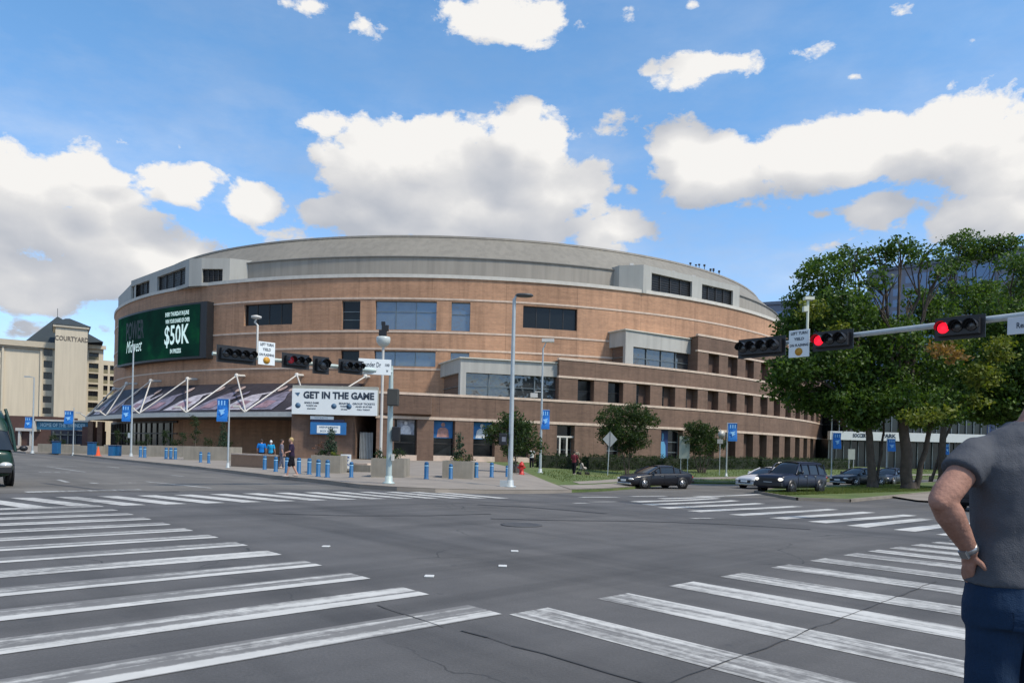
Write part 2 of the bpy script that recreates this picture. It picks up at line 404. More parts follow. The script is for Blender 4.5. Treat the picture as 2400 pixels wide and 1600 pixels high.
def ground_hit(px, py):                        # street level
    d = ray(px, py); lo, hi = .5, 400
    fz = lambda Y: CAM.z + d.z * Y - zs(d.x * Y, Y)
    for _ in range(60):
        mid = (lo + hi) / 2
        if fz(mid) > 0: lo = mid
        else: hi = mid
    return Vector((d.x * lo, lo, zs(d.x * lo, lo)))

def asphalt_old():
    m, T, b = principled('old_asphalt'); co = T.new('ShaderNodeTexCoord').outputs['Object']
    c = T.ramp(T.noise(co, .12, 4, .6), [(.3, (.105, .098, .088)), (.7, (.150, .138, .122))])
    c = T.mix(1.0, c, T.ramp(T.noise(co, .9, 5, .65), [(.3, .82), (.7, 1.14)]), 'MULTIPLY'); c = T.mix(1.0, c, T.ramp(T.noise(co, 40, 3, .7), [(.25, .8), (.75, 1.2)]), 'MULTIPLY')
    for (ax, ay) in ((.738, .675), (-.675, .738)):
        mp = T.new('ShaderNodeMapping'); mp.inputs['Rotation'].default_value = (0, 0, -math.atan2(ay, ax)); T.link(co, mp.inputs['Vector'])
        c = T.mix(1.0, c, T.ramp(T.noise(T.vmath('MULTIPLY', mp.outputs[0], (.04, .6, 1)), 1, 4, .6), [(.32, .72), (.52, 1.0), (.7, 1.1)]), 'MULTIPLY')
    T.link(c, b.inputs['Base Color']); b.inputs['Roughness'].default_value = .9; return m
M_old = asphalt_old()
ga, gb = ground_hit(-250, 1160).xy, ground_hit(860, 1147).xy; gc, gd = ground_hit(1330, 1155).xy, ground_hit(1850, 1166).xy
drape([[tuple(ga), tuple(gb), tuple(gb + d1 * 130), tuple(ga + d1 * 130)]], .004, 'side_street', M_old)
drape([[tuple(gc), tuple(gd), tuple(gd + d2 * 120), tuple(gc + d2 * 120 + d1 * 20), tuple(gc + d1 * 8 + d2 * 5)]], .004, 'side_street', M_old)

# zebra crossings
P_worn = paint('worn_paint', (.545, 2, (-.675, .738), 5.0129, 1.13, .5)); P_new = paint('road_paint', (.56, 1)); P_far = paint('far_paint', (.51, 2)); P_thin = paint('faded_paint', (.57, 1), (.45, .45, .43))
def bar(p, dr, L, wdt, side):
    p = Vector(p); e = p + dr * L; n = side * wdt
    return [tuple(p), tuple(e), tuple(e + n), tuple(p + n)]
c0 = Vector((-.02, 6.72))
# right crossing: bars run back towards us along -d1, stepping along d2
polysR = []; polysL = []
rb = [0, 1.22, 2.44, 3.52, 4.76, 5.88, 7.0, 7.9, 8.8, 9.8, 10.8, 11.8, 12.8, 13.8, 14.8]
for s in rb: polysR.append(bar(c0 + d2 * (s + .04), -d1, 6.6, .5, d2))
drape(polysR, .004, 'crosswalk_marking', P_new)
for k in range(13):
    s = .04 + 1.13 * k
    polysL.append(bar(c0 + d1 * s, -d2, 6.6, .5, d1))
drape(polysL, .004, 'crosswalk_marking', P_worn)
# far crossings
fl = []
a0 = ground_hit(22, 1167).xy; a1 = ground_hit(1010, 1153).xy
nb = 14
for i in range(-1, nb):
    t = i / (nb - 1); p = a0.lerp(a1, t); dr_ = Vector((.82, -.57)).lerp(Vector((.70, -.71)), max(0, t)); fl.append(bar(p, dr_, 3.5, .5, (a1 - a0).normalized()))
drape(fl, .008, 'crosswalk_marking', P_far)
fr = []
for (xa, ya, xb, yb) in [(2250, 1258, 2380, 1240), (2145, 1246, 2290, 1226), (2031, 1236, 2192, 1217), (1936, 1226, 2150, 1208), (1841, 1217, 2053, 1201), (1744, 1209, 1968, 1194), (1643, 1200, 1883, 1187), (1570, 1192, 1795, 1180),
                         (1530, 1184, 1735, 1173.5), (1500, 1177, 1690, 1168), (1560, 1169, 1700, 1163), (1640, 1163.5, 1790, 1158.5)]:
    A = ground_hit(xa, ya).xy; B_ = ground_hit(xb, yb).xy; n_ = d1 * .48; fr.append([tuple(A), tuple(B_), tuple(B_ + n_), tuple(A + n_)])
drape(fr, .008, 'crosswalk_marking', P_far)
# lane lines, stop lines, turn arrow remnants
def line(pa, pb, wd):
    a = ground_hit(*pa).xy; b = ground_hit(*pb).xy; n = (b - a).normalized(); n = Vector((-n.y, n.x)) * wd / 2
    return [tuple(a - n), tuple(b - n), tuple(b + n), tuple(a + n)]
drape([line((60, 1153), (330, 1147), .45), line((235, 1094), (60, 1090), .12), line((90, 1106), (165, 1107), .3), line((110, 1093), (200, 1106), .12),
       line((280, 1131), (318, 1131), .16), line((135, 1124), (160, 1130), .16), line((213, 1131), (230, 1133), .2), line((400, 1113), (430, 1116), .16), line((250, 1093), (280, 1096), .16),
       line((340, 1128), (500, 1144), .14)], .008, 'lane_marking', P_thin)
drape([line((1345, 1179), (1378, 1178.5), .2), line((1382, 1176), (1445, 1175.5), .2), line((1360, 1165), (1450, 1165), .3), line((1620, 1215), (1670, 1214.5), .2), line((1480, 1163), (1560, 1162), .3)], .008, 'lane_marking', P_far)
def crack_line(pl, wd, seed):
    rng = random.Random(seed); out_ = []
    for (pa, pb) in zip(pl[:-1], pl[1:]):
        a = ground_hit(*pa).xy; c = ground_hit(*pb).xy; n = max(2, int((c - a).length / .25)); prev = a
        for i in range(1, n + 1):
            q = a.lerp(c, i / n); nn = (c - a).normalized(); nn = Vector((-nn.y, nn.x))
            if i < n: q = q + nn * rng.uniform(-.018, .018)
            w_ = nn * wd * rng.uniform(.5, 1.3) / 2; out_.append([tuple(prev - w_), tuple(q - w_), tuple(q + w_), tuple(prev + w_)]); prev = q
    return out_
drape(crack_line([(1500, 1625), (1755, 1532), (2195, 1362)], .013, 1) + crack_line([(1081, 1478), (1346, 1553), (1520, 1604)], .02, 2) + crack_line([(885, 1418), (935, 1436), (1040, 1470)], .016, 3), .008, 'pavement_joint', mat('joint_tar', (.048, .047, .047), .8))
skid = mat('tyre_mark', (.045, .044, .046), .8, var=.3, vs=2)
def arc(pl, wd):
    q = [ground_hit(*p).xy for p in pl]; q = [v for v in q]; out_ = []
    for a, c in zip(q[:-1], q[1:]):
        nn = (c - a).normalized(); nn = Vector((-nn.y, nn.x)) * wd / 2; out_.append([tuple(a - nn), tuple(c - nn), tuple(c + nn), tuple(a + nn)])
    return out_
drape(arc([(1120, 1182), (1220, 1187), (1320, 1194), (1420, 1203)], .22) + arc([(1150, 1215), (1300, 1219), (1500, 1221), (1700, 1228), (1900, 1240)], .12) + arc([(640, 1203), (800, 1208), (1000, 1208), (1150, 1204)], .10) + arc([(100, 1132), (220, 1146), (300, 1151), (420, 1152)], .22), .006, 'tyre_mark', skid)
M_dot = mat('reflector_white', (.6, .6, .58), .5)
for i, (x, y) in enumerate([(1178, 1327), (1006, 1351), (764, 1281), (1206, 1292)]):
    p = ground_hit(x, y); b = MB(); b.box(p.x - .055, p.x + .055, p.y - .05, p.y + .05, p.z + .001, p.z + .018)
    o = b.build('road_reflector', M_dot, bevel=.006)
    tag(o, ['white raised road reflector in the middle of the crossing', 'dull road reflector left of the bright one near the middle',
            'road reflector farthest left, beyond the left zebra bars', 'small road reflector just beyond the bright one', 'faint road reflector right of the centre, nearest the right zebra bars'][i], 'reflector', 'raised reflectors on the asphalt')
p = ground_hit(1222, 1230); b = MB(); b.lathe([(.42, 0), (.42, .012), (.36, .014), (.34, .008), (.05, .008)], 24, (p.x, p.y, p.z))
tag(b.build('manhole_cover', mat('cast_iron', (.075, .074, .075), .7, .3)), 'dark round manhole cover sunk in the middle of the intersection', 'manhole cover')

# plaza, corner and lawn: a fan from the kerb towards the arena, rising gently off the street
KP = [(60, 1062), (170, 1067), (305, 1082), (436, 1095.7), (540, 1108), (641, 1121), (744, 1131), (843, 1144), (930, 1150), (1020, 1154), (1140, 1156.5), (1220, 1156.5), (1285, 1156), (1340, 1154),
      (1454, 1148), (1540, 1139), (1607, 1133), (1740, 1134.7), (1924, 1129)]
kb = [ground_hit(*p).xy for p in KP]
first = kb[0] + d1 * 90; last = kb[-1] + d2 * 110
kb = [first] + kb + [last]
# resample
pts = []
for i in range(len(kb) - 1):
    n = max(1, int((kb[i + 1] - kb[i]).length / 2.0))
    for k in range(n): pts.append((kb[i].lerp(kb[i + 1], k / n), i + k / n))
pts.append((kb[-1], len(kb) - 1))
CC = Vector((-10, 140))
TS = [0, .006, .02, .05, .1, .16, .24, .34, .5, .7]
def zland(p0, t, L):
    d = t * L; s = min(1, d / 24); s = s * s * (3 - 2 * s); z0 = zs(p0.x, p0.y) + .14
    return z0 * (1 - s) + .16 * s
def fan(i0, i1, name, m, t0=0, t1=.7, dz=0, skirt=True, ts=None):
    sel = [(p, k) for p, k in pts if i0 <= k <= i1]; vs = []; fs = []
    tt = ts or [t for t in TS if t0 <= t <= t1]
    n = len(tt)
    for p, k in sel:
        L = (CC - p).length
        tl = [t if ts is None else min(.9, t / L) for t in tt]
        for t in tl:
            q = p.lerp(CC, t); vs.append((q.x, q.y, zland(p, t, L) + dz))
    for a in range(len(sel) - 1):
        for b_ in range(n - 1):
            fs.append((a * n + b_, (a + 1) * n + b_, (a + 1) * n + b_ + 1, a * n + b_ + 1))
    b = MB(); b.add(vs, fs, True)
    if skirt:
        o = len(b.v); k_ = [vs[a * n] for a in range(len(sel))]
        b.add(k_ + [(x, y, z - .3) for x, y, z in k_], [(a, a + 1, len(sel) + a + 1, len(sel) + a) for a in range(len(sel) - 1)])
    ob = b.build(name, m); ob['kind'] = 'structure'
    for pl in ob.data.polygons:
        pass
    return ob
M_side = mat('sidewalk_concrete', (.245, .212, .178), .9, var=.16, vs=.5, bump=.1)
M_kerb = mat('kerb_concrete', (.22, .19, .155), .9, var=.2, vs=1)
def grass_ground():
    m, T, b = principled('lawn'); co = T.new('ShaderNodeTexCoord').outputs['Object']
    c = T.ramp(T.noise(co, .35, 5, .65), [(.3, (.05, .085, .018)), (.55, (.095, .13, .03)), (.75, (.17, .15, .06))])
    c = T.mix(1.0, c, T.ramp(T.noise(co, 14, 4, .7), [(.3, .6), (.7, 1.3)]), 'MULTIPLY')
    T.link(c, b.inputs['Base Color']); b.inputs['Roughness'].default_value = .95
    return m
M_lawn = grass_ground()
plaza = fan(0, 14.001, 'plaza', M_side)
lawn = fan(13.999, len(kb) - 1, 'lawn', M_lawn)
kerb = fan(0, len(kb) - 1, 'kerb', M_kerb, dz=.012, ts=[0, .32], skirt=False)
walk = fan(14.5, len(kb) - 1, 'sidewalk', M_side, dz=.015, ts=[4.2, 6.2], skirt=False)
ramp_ = fan(13.5, 15.5, 'sidewalk', M_side, dz=.02, ts=[.4, 3.4], skirt=False)
bv = []
for o in (plaza, lawn):
    me = o.data; bv.append(BVHTree.FromPolygons([v.co.copy() for v in me.vertices], [tuple(p.vertices) for p in me.polygons]))
def land(px, py):
    d = ray(px, py).normalized(); best = None
    for t in bv:
        h = t.ray_cast(CAM, d)
        if h[0] is not None and (best is None or h[3] < best[1]): best = (h[0], h[3])
    if best: return best[0].copy()
    return ground_hit(px, py)
def landz(x, y):
    for t in bv:
        h = t.ray_cast(Vector((x, y, 10)), Vector((0, 0, -1)))
        if h[0] is not None: return h[0].z
    return zs(x, y)
# grass median on the right with the tall trees
isl = [ground_hit(*p).xy for p in [(1832, 1166), (1870, 1172), (1990, 1176), (2090, 1166), (2200, 1155)]]
far_edge = [isl[-1] + d2 * 60, isl[-1] + d2 * 60 + d1 * 7.5, isl[0] + d2 * 10 + d1 * 5.2, isl[0] + d2 * 3 + d1 * 3.2]
isl_poly = [tuple(p) for p in isl + far_edge]
drape([isl_poly], .13, 'median_grass', M_lawn)
b = MB(); n = len(isl_poly)
cen = Vector((sum(p[0] for p in isl_poly) / n, sum(p[1] for p in isl_poly) / n))
for i in range(n):
    A = Vector(isl_poly[i]); B_ = Vector(isl_poly[(i + 1) % n]); k_ = max(1, int((B_ - A).length / 3))
    for j in range(k_):
        a = A.lerp(B_, j / k_); c = A.lerp(B_, (j + 1) / k_); nn = (B_ - A).normalized(); nn = Vector((nn.y, -nn.x)) * .09
        vs = []
        for q in (a, c):
            z = zs(q.x, q.y); vs += [(q.x - nn.x, q.y - nn.y, z - .1), (q.x - nn.x, q.y - nn.y, z + .15), (q.x + nn.x, q.y + nn.y, z + .15), (q.x + nn.x, q.y + nn.y, z - .1)]
        b.add(vs, [(0, 1, 5, 4), (1, 2, 6, 5), (2, 3, 7, 6)])
b.build('median_kerb', M_kerb)['kind'] = 'structure'
pr = drape([[tuple(ground_hit(*p).xy) for p in [(2090, 1166), (2330, 1146), (2500, 1150), (2500, 1185), (2300, 1185), (2150, 1176)]]], .10, 'sidewalk', M_side)
def tufts(name, poly_fn, n, size, m, label):
    random.seed(11); rng = random.Random(5); b = MB()
    for _ in range(n):
        q = poly_fn(rng)
        if q is None: continue
        x, y, z = q
        for k in range(3):
            a = rng.uniform(0, 6.28); h = size * rng.uniform(.5, 1.3); r = size * .22
            b.add([(x + r * math.cos(a), y + r * math.sin(a), z - .01), (x - r * math.cos(a), y - r * math.sin(a), z - .01), (x + rng.uniform(-.5, .5) * h, y + rng.uniform(-.5, .5) * h, z + h)], [(0, 1, 2)])
    o = b.build(name, m); return tag(o, label, 'grass', kind='stuff')
L_gr = leaf_mat('grass_blades', (.06, .10, .02), (.16, .18, .05))
def isl_fn(rng):
    A, B_ = Vector(isl_poly[0]), Vector(isl_poly[4])
    t = rng.random(); q = A.lerp(Vector(isl_poly[4]) + d2 * 8, t) + d1 * rng.uniform(-.3, 5.0) * (.35 + t)
    ins = False; j = n - 1
    for i in range(n):
        xi, yi = isl_poly[i]; xj, yj = isl_poly[j]
        if (yi > q.y) != (yj > q.y) and q.x < (xj - xi) * (q.y - yi) / (yj - yi) + xi: ins = not ins
        j = i
    return (q.x, q.y, zs(q.x, q.y) + .13) if ins else None
tufts('grass', isl_fn, 9000, .09, L_gr, 'short green grass on the street median under the tall trees')
lawn_pts = [p for p, k in pts if k >= 14.2][:60]
def lawn_fn(rng):
    i = rng.randrange(len(lawn_pts) - 1); p = lawn_pts[i].lerp(lawn_pts[i + 1], rng.random()); L = (CC - p).length
    dd = rng.uniform(.4, 16)
    if 4 < dd < 6.4 or (i < 9 and dd < 4.3): return None
    q = p.lerp(CC, dd / L); return (q.x, q.y, zland(p, dd / L, L))
tufts('grass', lawn_fn, 9000, .10, L_gr, 'patchy green lawn in front of the hedge beside the arena')

# ------------------------------------------------------------------ arena
arena = empty('arena_building', (C1[0], C1[1], 0), label='large round tan brick arena with grey roof band and curved green video screen', cat='arena')
def cyl(C, r, th, z): return Vector((C[0] + r * math.sin(R(th)), C[1] - r * math.cos(R(th)), z))
def hit(C, r, px, py):                         # photo pixel -> (theta, z) on an upright cylinder
    u, v = UV(px, py); t = u / F; A = 1 + t * t; B_ = -2 * (t * C[0] + C[1]); K = C[0] ** 2 + C[1] ** 2 - r * r
    D = max(0, B_ * B_ - 4 * A * K); Y = (-B_ - math.sqrt(D)) / (2 * A)
    return math.degrees(math.atan2(t * Y - C[0], -(Y - C[1]))), CAM.z - v * Y / F
def frange(a, b, st):
    n = max(1, int(math.ceil((b - a) / st))); return [a + (b - a) * i / n for i in range(n + 1)]
def cwall(b, C, r, t0, t1, z0, z1, holes=(), depth=.5, st=1.5, r1=None):
    ts = sorted(set([round(x, 4) for x in frange(t0, t1, st)] + [round(x, 4) for h in holes for x in h[:2]]))
    zz = sorted(set([z0, z1] + [x for h in holes for x in h[2:]]))
    rr = lambda z: r if r1 is None else r + (r1 - r) * (z - z0) / (z1 - z0)
    for i in range(len(ts) - 1):
        for j in range(len(zz) - 1):
            tm, zm = (ts[i] + ts[i + 1]) / 2, (zz[j] + zz[j + 1]) / 2
            if any(h[0] < tm < h[1] and h[2] < zm < h[3] for h in holes): continue
            b.add([cyl(C, rr(zz[j]), ts[i], zz[j]), cyl(C, rr(zz[j]), ts[i + 1], zz[j]), cyl(C, rr(zz[j + 1]), ts[i + 1], zz[j + 1]), cyl(C, rr(zz[j + 1]), ts[i], zz[j + 1])], [(0, 1, 2, 3)])
    for h in holes:
        a, c, y0, y1 = h; q = r - depth
        for (ta, tb, za, zb) in ((a, a, y0, y1), (c, c, y1, y0)):
            b.add([cyl(C, r, ta, za), cyl(C, q, ta, za), cyl(C, q, ta, zb), cyl(C, r, ta, zb)], [(0, 3, 2, 1)])
        for zz_, fl_ in ((y0, 1), (y1, 0)):
            hs = frange(a, c, 1.5)
            for k in range(len(hs) - 1):
                vs = [cyl(C, r, hs[k], zz_), cyl(C, r, hs[k + 1], zz_), cyl(C, q, hs[k + 1], zz_), cyl(C, q, hs[k], zz_)]
                b.add(vs, [(0, 1, 2, 3)] if fl_ else [(3, 2, 1, 0)])
def cring(b, C, r0, r1, t0, t1, z0, z1, st=1.5):   # solid curved bar
    ts = frange(t0, t1, st); vs = []
    for t in ts: vs += [cyl(C, r0, t, z0), cyl(C, r1, t, z0), cyl(C, r1, t, z1), cyl(C, r0, t, z1)]
    fs = []
    for i in range(len(ts) - 1):
        for k in range(4): fs.append((i * 4 + k, (i + 1) * 4 + k, (i + 1) * 4 + (k + 1) % 4, i * 4 + (k + 1) % 4))
    m = (len(ts) - 1) * 4; fs += [(0, 1, 2, 3), (m + 3, m + 2, m + 1, m)]
    b.add(vs, fs)
def window(C, r, t0, t1, z0, z1, mull, rows, gm, fm, w=.09, parent=None, name='window', rs=None):
    b = MB(); q = r - .42
    for s in ((t0, t1, z0, z0 + w * 1.3), (t0, t1, z1 - w * 1.3, z1)): cring(b, C, q - .05, q + .06, *s)
    dt = math.degrees(w / r)
    for i in range(mull + 1):
        t = t0 + (t1 - t0) * i / mull; cring(b, C, q - .04, q + .07, t - dt / 2, t + dt / 2, z0, z1)
    for z in rows: cring(b, C, q - .04, q + .065, t0, t1, z - w / 2, z + w / 2)
    fr = b.build(name, fm, parent or arena)
    b = MB(); rng = random.Random(int(t0 * 100 + z0 * 10))
    for i in range(mull):
        ta = t0 + (t1 - t0) * i / mull; tb = t0 + (t1 - t0) * (i + 1) / mull; zz = [z0] + list(rows) + [z1]
        for j in range(len(zz) - 1):
            e = [rng.uniform(-.012, .012) for _ in range(4)]
            b.add([cyl(C, q + e[0], ta, zz[j]), cyl(C, q + e[1], tb, zz[j]), cyl(C, q + e[2], tb, zz[j + 1]), cyl(C, q + e[3], ta, zz[j + 1])], [(0, 1, 2, 3)])
    b.build('pane', gm, fr)
    return fr
def th1(px, py=760): return hit(C1, R1, px, py)[0]
# drum openings: (px0, px1, z0, z1, mullions, rows, glass)
DR = [(572, 685, 16.45, 19.15, 4, (), 0), (801, 844, 15.7, 19.2, 1, (16.9, 17.9), 0), (879, 1023, 15.7, 19.2, 3, (17.9,), 1), (1058, 1102, 15.7, 19.2, 1, (17.75,), 1), (1226, 1353, 16.45, 19.15, 4, (), 0),
      (801, 844, 11.3, 13.15, 1, (), 0), (879, 1023, 11.3, 13.15, 3, (), 1), (1058, 1102, 11.3, 13.15, 1, (), 1)]
holes = [(th1(a, 740), th1(c, 740), z0, z1) for a, c, z0, z1, *_ in DR]
b = MB(); cwall(b, C1, R1, -78, 78, 0, 22.0, holes, .5)
cwall(b, C1, R1, 78, 282, 0, 22.0, (), st=4)
b.build('brick_wall', M_brick, arena)
for (a, c, z0, z1, mu, rows, gl), h in zip(DR, holes):
    window(C1, R1, h[0], h[1], z0, z1, mu, rows, M_glassb if gl else M_glass, M_mull if gl or rows else M_frame, w=.08)
for z, hh, pr_ in ((22.0, .42, .16), (19.38, .22, .06), (15.38, .22, .06), (13.28, .22, .06), (10.9, .2, .06)):
    b = MB(); cring(b, C1, R1 - .5 if z > 21 else R1 - .1, R1 + pr_, -78, 78, z, z + hh); b.build('stone_band', M_trim if z < 21 else mat('coping_stone', (.56, .53, .47), .8, var=.1), arena)
# grey upper wall, sloping skirt, roof
b = MB(); cwall(b, C1, 61.4, -180, 180, 21.8, 25.2, st=2)
b.build('upper_wall', M_gray, arena)
b = MB(); cring(b, C1, 61.2, 61.55, -90, 90, 25.15, 25.27); b.build('roof_seam', mat('seam_metal', (.16, .155, .14), .6), arena)
b = MB(); cwall(b, C1, 61.35, -180, 180, 25.27, 28.75, st=2, r1=57.6); b.build('roof_skirt', M_gray2, arena)
b = MB(); cring(b, C1, 57.2, 57.75, -180, 180, 28.7, 28.95, st=2); b.build('roof_edge', M_gray, arena)
b = MB(); vs = []
for i, (rr, zz) in enumerate([(57.3, 28.8), (48, 29.6), (30, 30.6), (10, 31.1)]):
    vs += [cyl(C1, rr, t, zz) for t in range(0, 360, 6)]
fs = [(i * 60 + k, i * 60 + (k + 1) % 60, (i + 1) * 60 + (k + 1) % 60, (i + 1) * 60 + k) for i in range(3) for k in range(60)] + [tuple(180 + k for k in range(60))]
b.add(vs, fs); b.build('roof', M_roof, arena)
b = MB(); vs = [cyl(C1, R1 - .2, t, 21.9) for t in range(-180, 180, 5)] + [cyl(C1, 61, t, 21.9) for t in range(-180, 180, 5)]
b.add(vs, [(k, (k + 1) % 72, 72 + (k + 1) % 72, 72 + k) for k in range(72)]); b.build('parapet_gutter', M_roof, arena)
# louvred boxes standing on the drum, left and right
def louver_box(poly, z0, z1, wins, nm='louver_bay'):
    b = MB(); n = len(poly)
    for i in range(n - 1):
        A, B_ = Vector(poly[i]), Vector(poly[i + 1]); L = (B_ - A).length; d = (B_ - A) / L; nn = Vector((d.y, -d.x))
        hs = [(w_[1] * L, w_[2] * L, w_[3], w_[4]) for w_ in wins if w_[0] == i]
        xs = sorted(set([0, L] + [x for h in hs for x in h[:2]])); zz = sorted(set([z0, z1] + [x for h in hs for x in h[2:]]))
        P = lambda x, z, o=0: (A.x + d.x * x - nn.x * o, A.y + d.y * x - nn.y * o, z)
        for a in range(len(xs) - 1):
            for c in range(len(zz) - 1):
                xm, zm = (xs[a] + xs[a + 1]) / 2, (zz[c] + zz[c + 1]) / 2
                if any(h[0] < xm < h[1] and h[2] < zm < h[3] for h in hs): continue
                b.add([P(xs[a], zz[c]), P(xs[a + 1], zz[c]), P(xs[a + 1], zz[c + 1]), P(xs[a], zz[c + 1])], [(0, 1, 2, 3)])
        for h in hs:
            for (x0, x1, y0, y1) in ((h[0], h[0], h[2], h[3]), (h[1], h[1], h[3], h[2]), (h[0], h[1], h[2], h[2]), (h[1], h[0], h[3], h[3])):
                b.add([P(x0, y0), P(x1, y1), P(x1, y1, .5), P(x0, y0, .5)], [(3, 2, 1, 0)])
    b.add([(x, y, z1) for x, y in poly], [tuple(range(n))])
    bay = b.build(nm, M_white if nm == 'roof_bay' else M_gray_l, arena)
    for w_ in wins:
        i = w_[0]; A, B_ = Vector(poly[i]), Vector(poly[i + 1]); L = (B_ - A).length; d = (B_ - A) / L; nn = Vector((d.y, -d.x)); x0, x1 = w_[1] * L, w_[2] * L
        P = lambda x, z, o=0: (A.x + d.x * x - nn.x * o, A.y + d.y * x - nn.y * o, z)
        b = MB(); b.add([P(x0, w_[3], .45), P(x1, w_[3], .45), P(x1, w_[4], .45), P(x0, w_[4], .45)], [(0, 1, 2, 3)])
        gm = w_[5] if len(w_) > 5 else M_louver
        lo = b.build('pane' if len(w_) > 5 else 'louver', gm, bay)
        nm_ = w_[6] if len(w_) > 6 else 4
        M_ = Matrix(((d.x, -nn.x, 0, A.x), (d.y, -nn.y, 0, A.y), (0, 0, 1, 0), (0, 0, 0, 1)))
        for k in range(nm_ + 1):
            x = x0 + (x1 - x0) * k / nm_; b = MB(); b.box(x - .06, x + .06, .3, .46, w_[3], w_[4], M_); b.build('mullion', M_mull if len(w_) > 5 else M_frame, bay)
        if len(w_) > 5:
            b = MB(); z = w_[3] + (w_[4] - w_[3]) * .48; b.box(x0, x1, .33, .455, z - .04, z + .04, M_); b.build('transom', M_mull, bay)
        if len(w_) == 5:
            b = MB(); z = w_[3] + .2
            while z < w_[4] - .1: b.box(x0, x1, .36, .44, z, z + .05, M_); z += .3
            b.build('slat', M_frame, bay)
    return bay
M_gray_l = mat('bay_panel', (.40, .395, .36), .75, var=.06, vs=.3, streak=.1)
zB0, zB1 = 22.0, 25.6
def xy(px, Y, py=650): p = at(px, py, Y); return (p.x, p.y)
A_ = cyl(C1, 63.6, -55, 0); 
LB = [cyl(C1, 63.6, -63, 0).xy[:], cyl(C1, 63.4, -47, 0).xy[:], xy(443, 97.2), xy(472, 96.6), xy(538, 96.3), cyl(C1, 60, -23, 0).xy[:], cyl(C1, 58, -45, 0).xy[:], cyl(C1, 58, -63, 0).xy[:]]
def frac(poly, i, px, py):
    A, B_ = Vector(poly[i]), Vector(poly[i + 1]); u, v = UV(px, py); t = u / F
    dx, dy = B_.x - A.x, B_.y - A.y; return (t * A.y - A.x) / (dx - t * dy)
louver_box(LB, zB0, zB1, [(1, frac(LB, 1, 307, 680), frac(LB, 1, 350, 670), 22.45, 24.75), (1, frac(LB, 1, 368, 670), frac(LB, 1, 434, 660), 22.45, 24.75), (3, .02, .75, 22.42, 24.2)])
RB = [cyl(C1, 60, 21.5, 0).xy[:], xy(1451, 95.3), xy(1508, 94.6), cyl(C1, 63.5, 41.5, 0).xy[:], cyl(C1, 58, 43, 0).xy[:], cyl(C1, 58, 30, 0).xy[:]]
louver_box(RB, zB0, zB1, [(2, frac(RB, 2, 1527, 665), frac(RB, 2, 1622, 670), 22.5, 24.8), (2, frac(RB, 2, 1645, 690), frac(RB, 2, 1718, 690), 22.5, 24.8)])
# floodlights and small gear on the roof edge
for i, (px, py) in enumerate([(480, 613), (418, 618), (395, 628), (1480, 618), (1535, 628), (1577, 636), (1625, 646), (1690, 664), (560, 678), (1290, 778), (1667, 560 + 110)]):
    th, z = hit(C1, 62.5, px, py)
    p = cyl(C1, 62.5, th, z - .2); b = MB(); b.box(p.x - .25, p.x + .25, p.y - .2, p.y + .1, p.z - .12, p.z + .22); b.tube([(p.x, p.y, p.z - .5), (p.x, p.y, p.z - .1)], .05, 6)
    b.build('floodlight', M_steelw, arena)
rng = random.Random(3); b = MB()
for k in range(7):
    b = MB(); th, z = hit(C1, 57.2, 1620 + k * 11 + rng.uniform(-3, 3), 615); p = cyl(C1, 57.2, th, 28.8); h = rng.uniform(.3, 1.0)
    b.tube([p, p + Vector((0, 0, h))], .05, 5); b.box(p.x - .16, p.x + .12, p.y - .1, p.y + .1, p.z + h - .15, p.z + h + rng.uniform(0, .3)); b.build('roof_antenna', M_black, arena)

# lower annex in darker brick
Z1, Z2, Z3, Z4, Z5, Z6 = 4.87, 7.15, 9.95, 12.0, 14.82, 16.85
gf = [(14.3, 15.61), (16.57, 17.83), (18.94, 20.28), (21.2, 22.5), (24.35, 25.6), (28.0, 29.2), (32.52, 34.57), (36.4, 37.9), (39.2, 40.5), (41.58, 42.91), (43.82, 45.05), (46.08, 47.3), (48.35, 49.6), (50.7, 51.9), (52.95, 54.15), (55.2, 56.4), (57.5, 58.7), (59.8, 60.9)]
l2 = [(25.74 + 2.262 * k, 25.74 + 2.262 * k + 1.2) for k in range(16)]
h0 = [(a, c, .1, 4.55) for a, c in gf]; h2 = [(a, c, Z2 + .25, Z3 - .05) for a, c in l2]; h4 = [(a, c, Z4 + .25, Z5 - .05) for a, c in l2 if 36.5 < a < 60]
TE = 62.3
b = MB(); cwall(b, C2, R2, 13.3, TE, -.6, Z2, h0, 1.0, st=1)
cwall(b, C2, R2, 24.4, TE, Z2, Z4, h2, .9, st=1)
cwall(b, C2, R2, 35.9, TE, Z4, Z6, h4, .9, st=1)
def flatwall(b, p, q, z0, z1): b.add([(p[0], p[1], z0), (q[0], q[1], z0), (q[0], q[1], z1), (p[0], p[1], z1)], [(0, 1, 2, 3)])
for th, z0, z1, dep in ((13.3, -.6, Z2, 16), (24.4, Z2, Z4, 9), (35.9, Z4, Z6, 8)):
    flatwall(b, cyl(C2, R2 - dep, th + .5, 0), cyl(C2, R2, th, 0), z0, z1)
flatwall(b, cyl(C2, R2, TE, 0), cyl(C2, R2 - 25, TE, 0), -.6, Z6)
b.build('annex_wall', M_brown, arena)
for (t0, z, r0) in ((13.2, Z2, 20), (24.3, Z4, 16), (35.8, Z6, 16)):
    b = MB(); ts = frange(t0, TE, 1.5); vs = [cyl(C2, R2 - .3, t, z - .1) for t in ts] + [cyl(C2, R2 - r0, t, z - .1) for t in ts]; n = len(ts)
    b.add(vs, [(k, k + 1, n + k + 1, n + k) for k in range(n - 1)]); b.build('terrace', M_roof, arena)
for t0, z, hh in ((13.25, Z1 - .3, .3), (13.25, Z2, .26), (24.35, Z3, .24), (24.35, Z4, .26), (35.85, Z5, .24), (35.85, Z6, .26)):
    b = MB(); cring(b, C2, R2 - .35, R2 + .07, t0, TE + .05, z, z + hh, 1); b.build('stone_band', M_trim, arena)
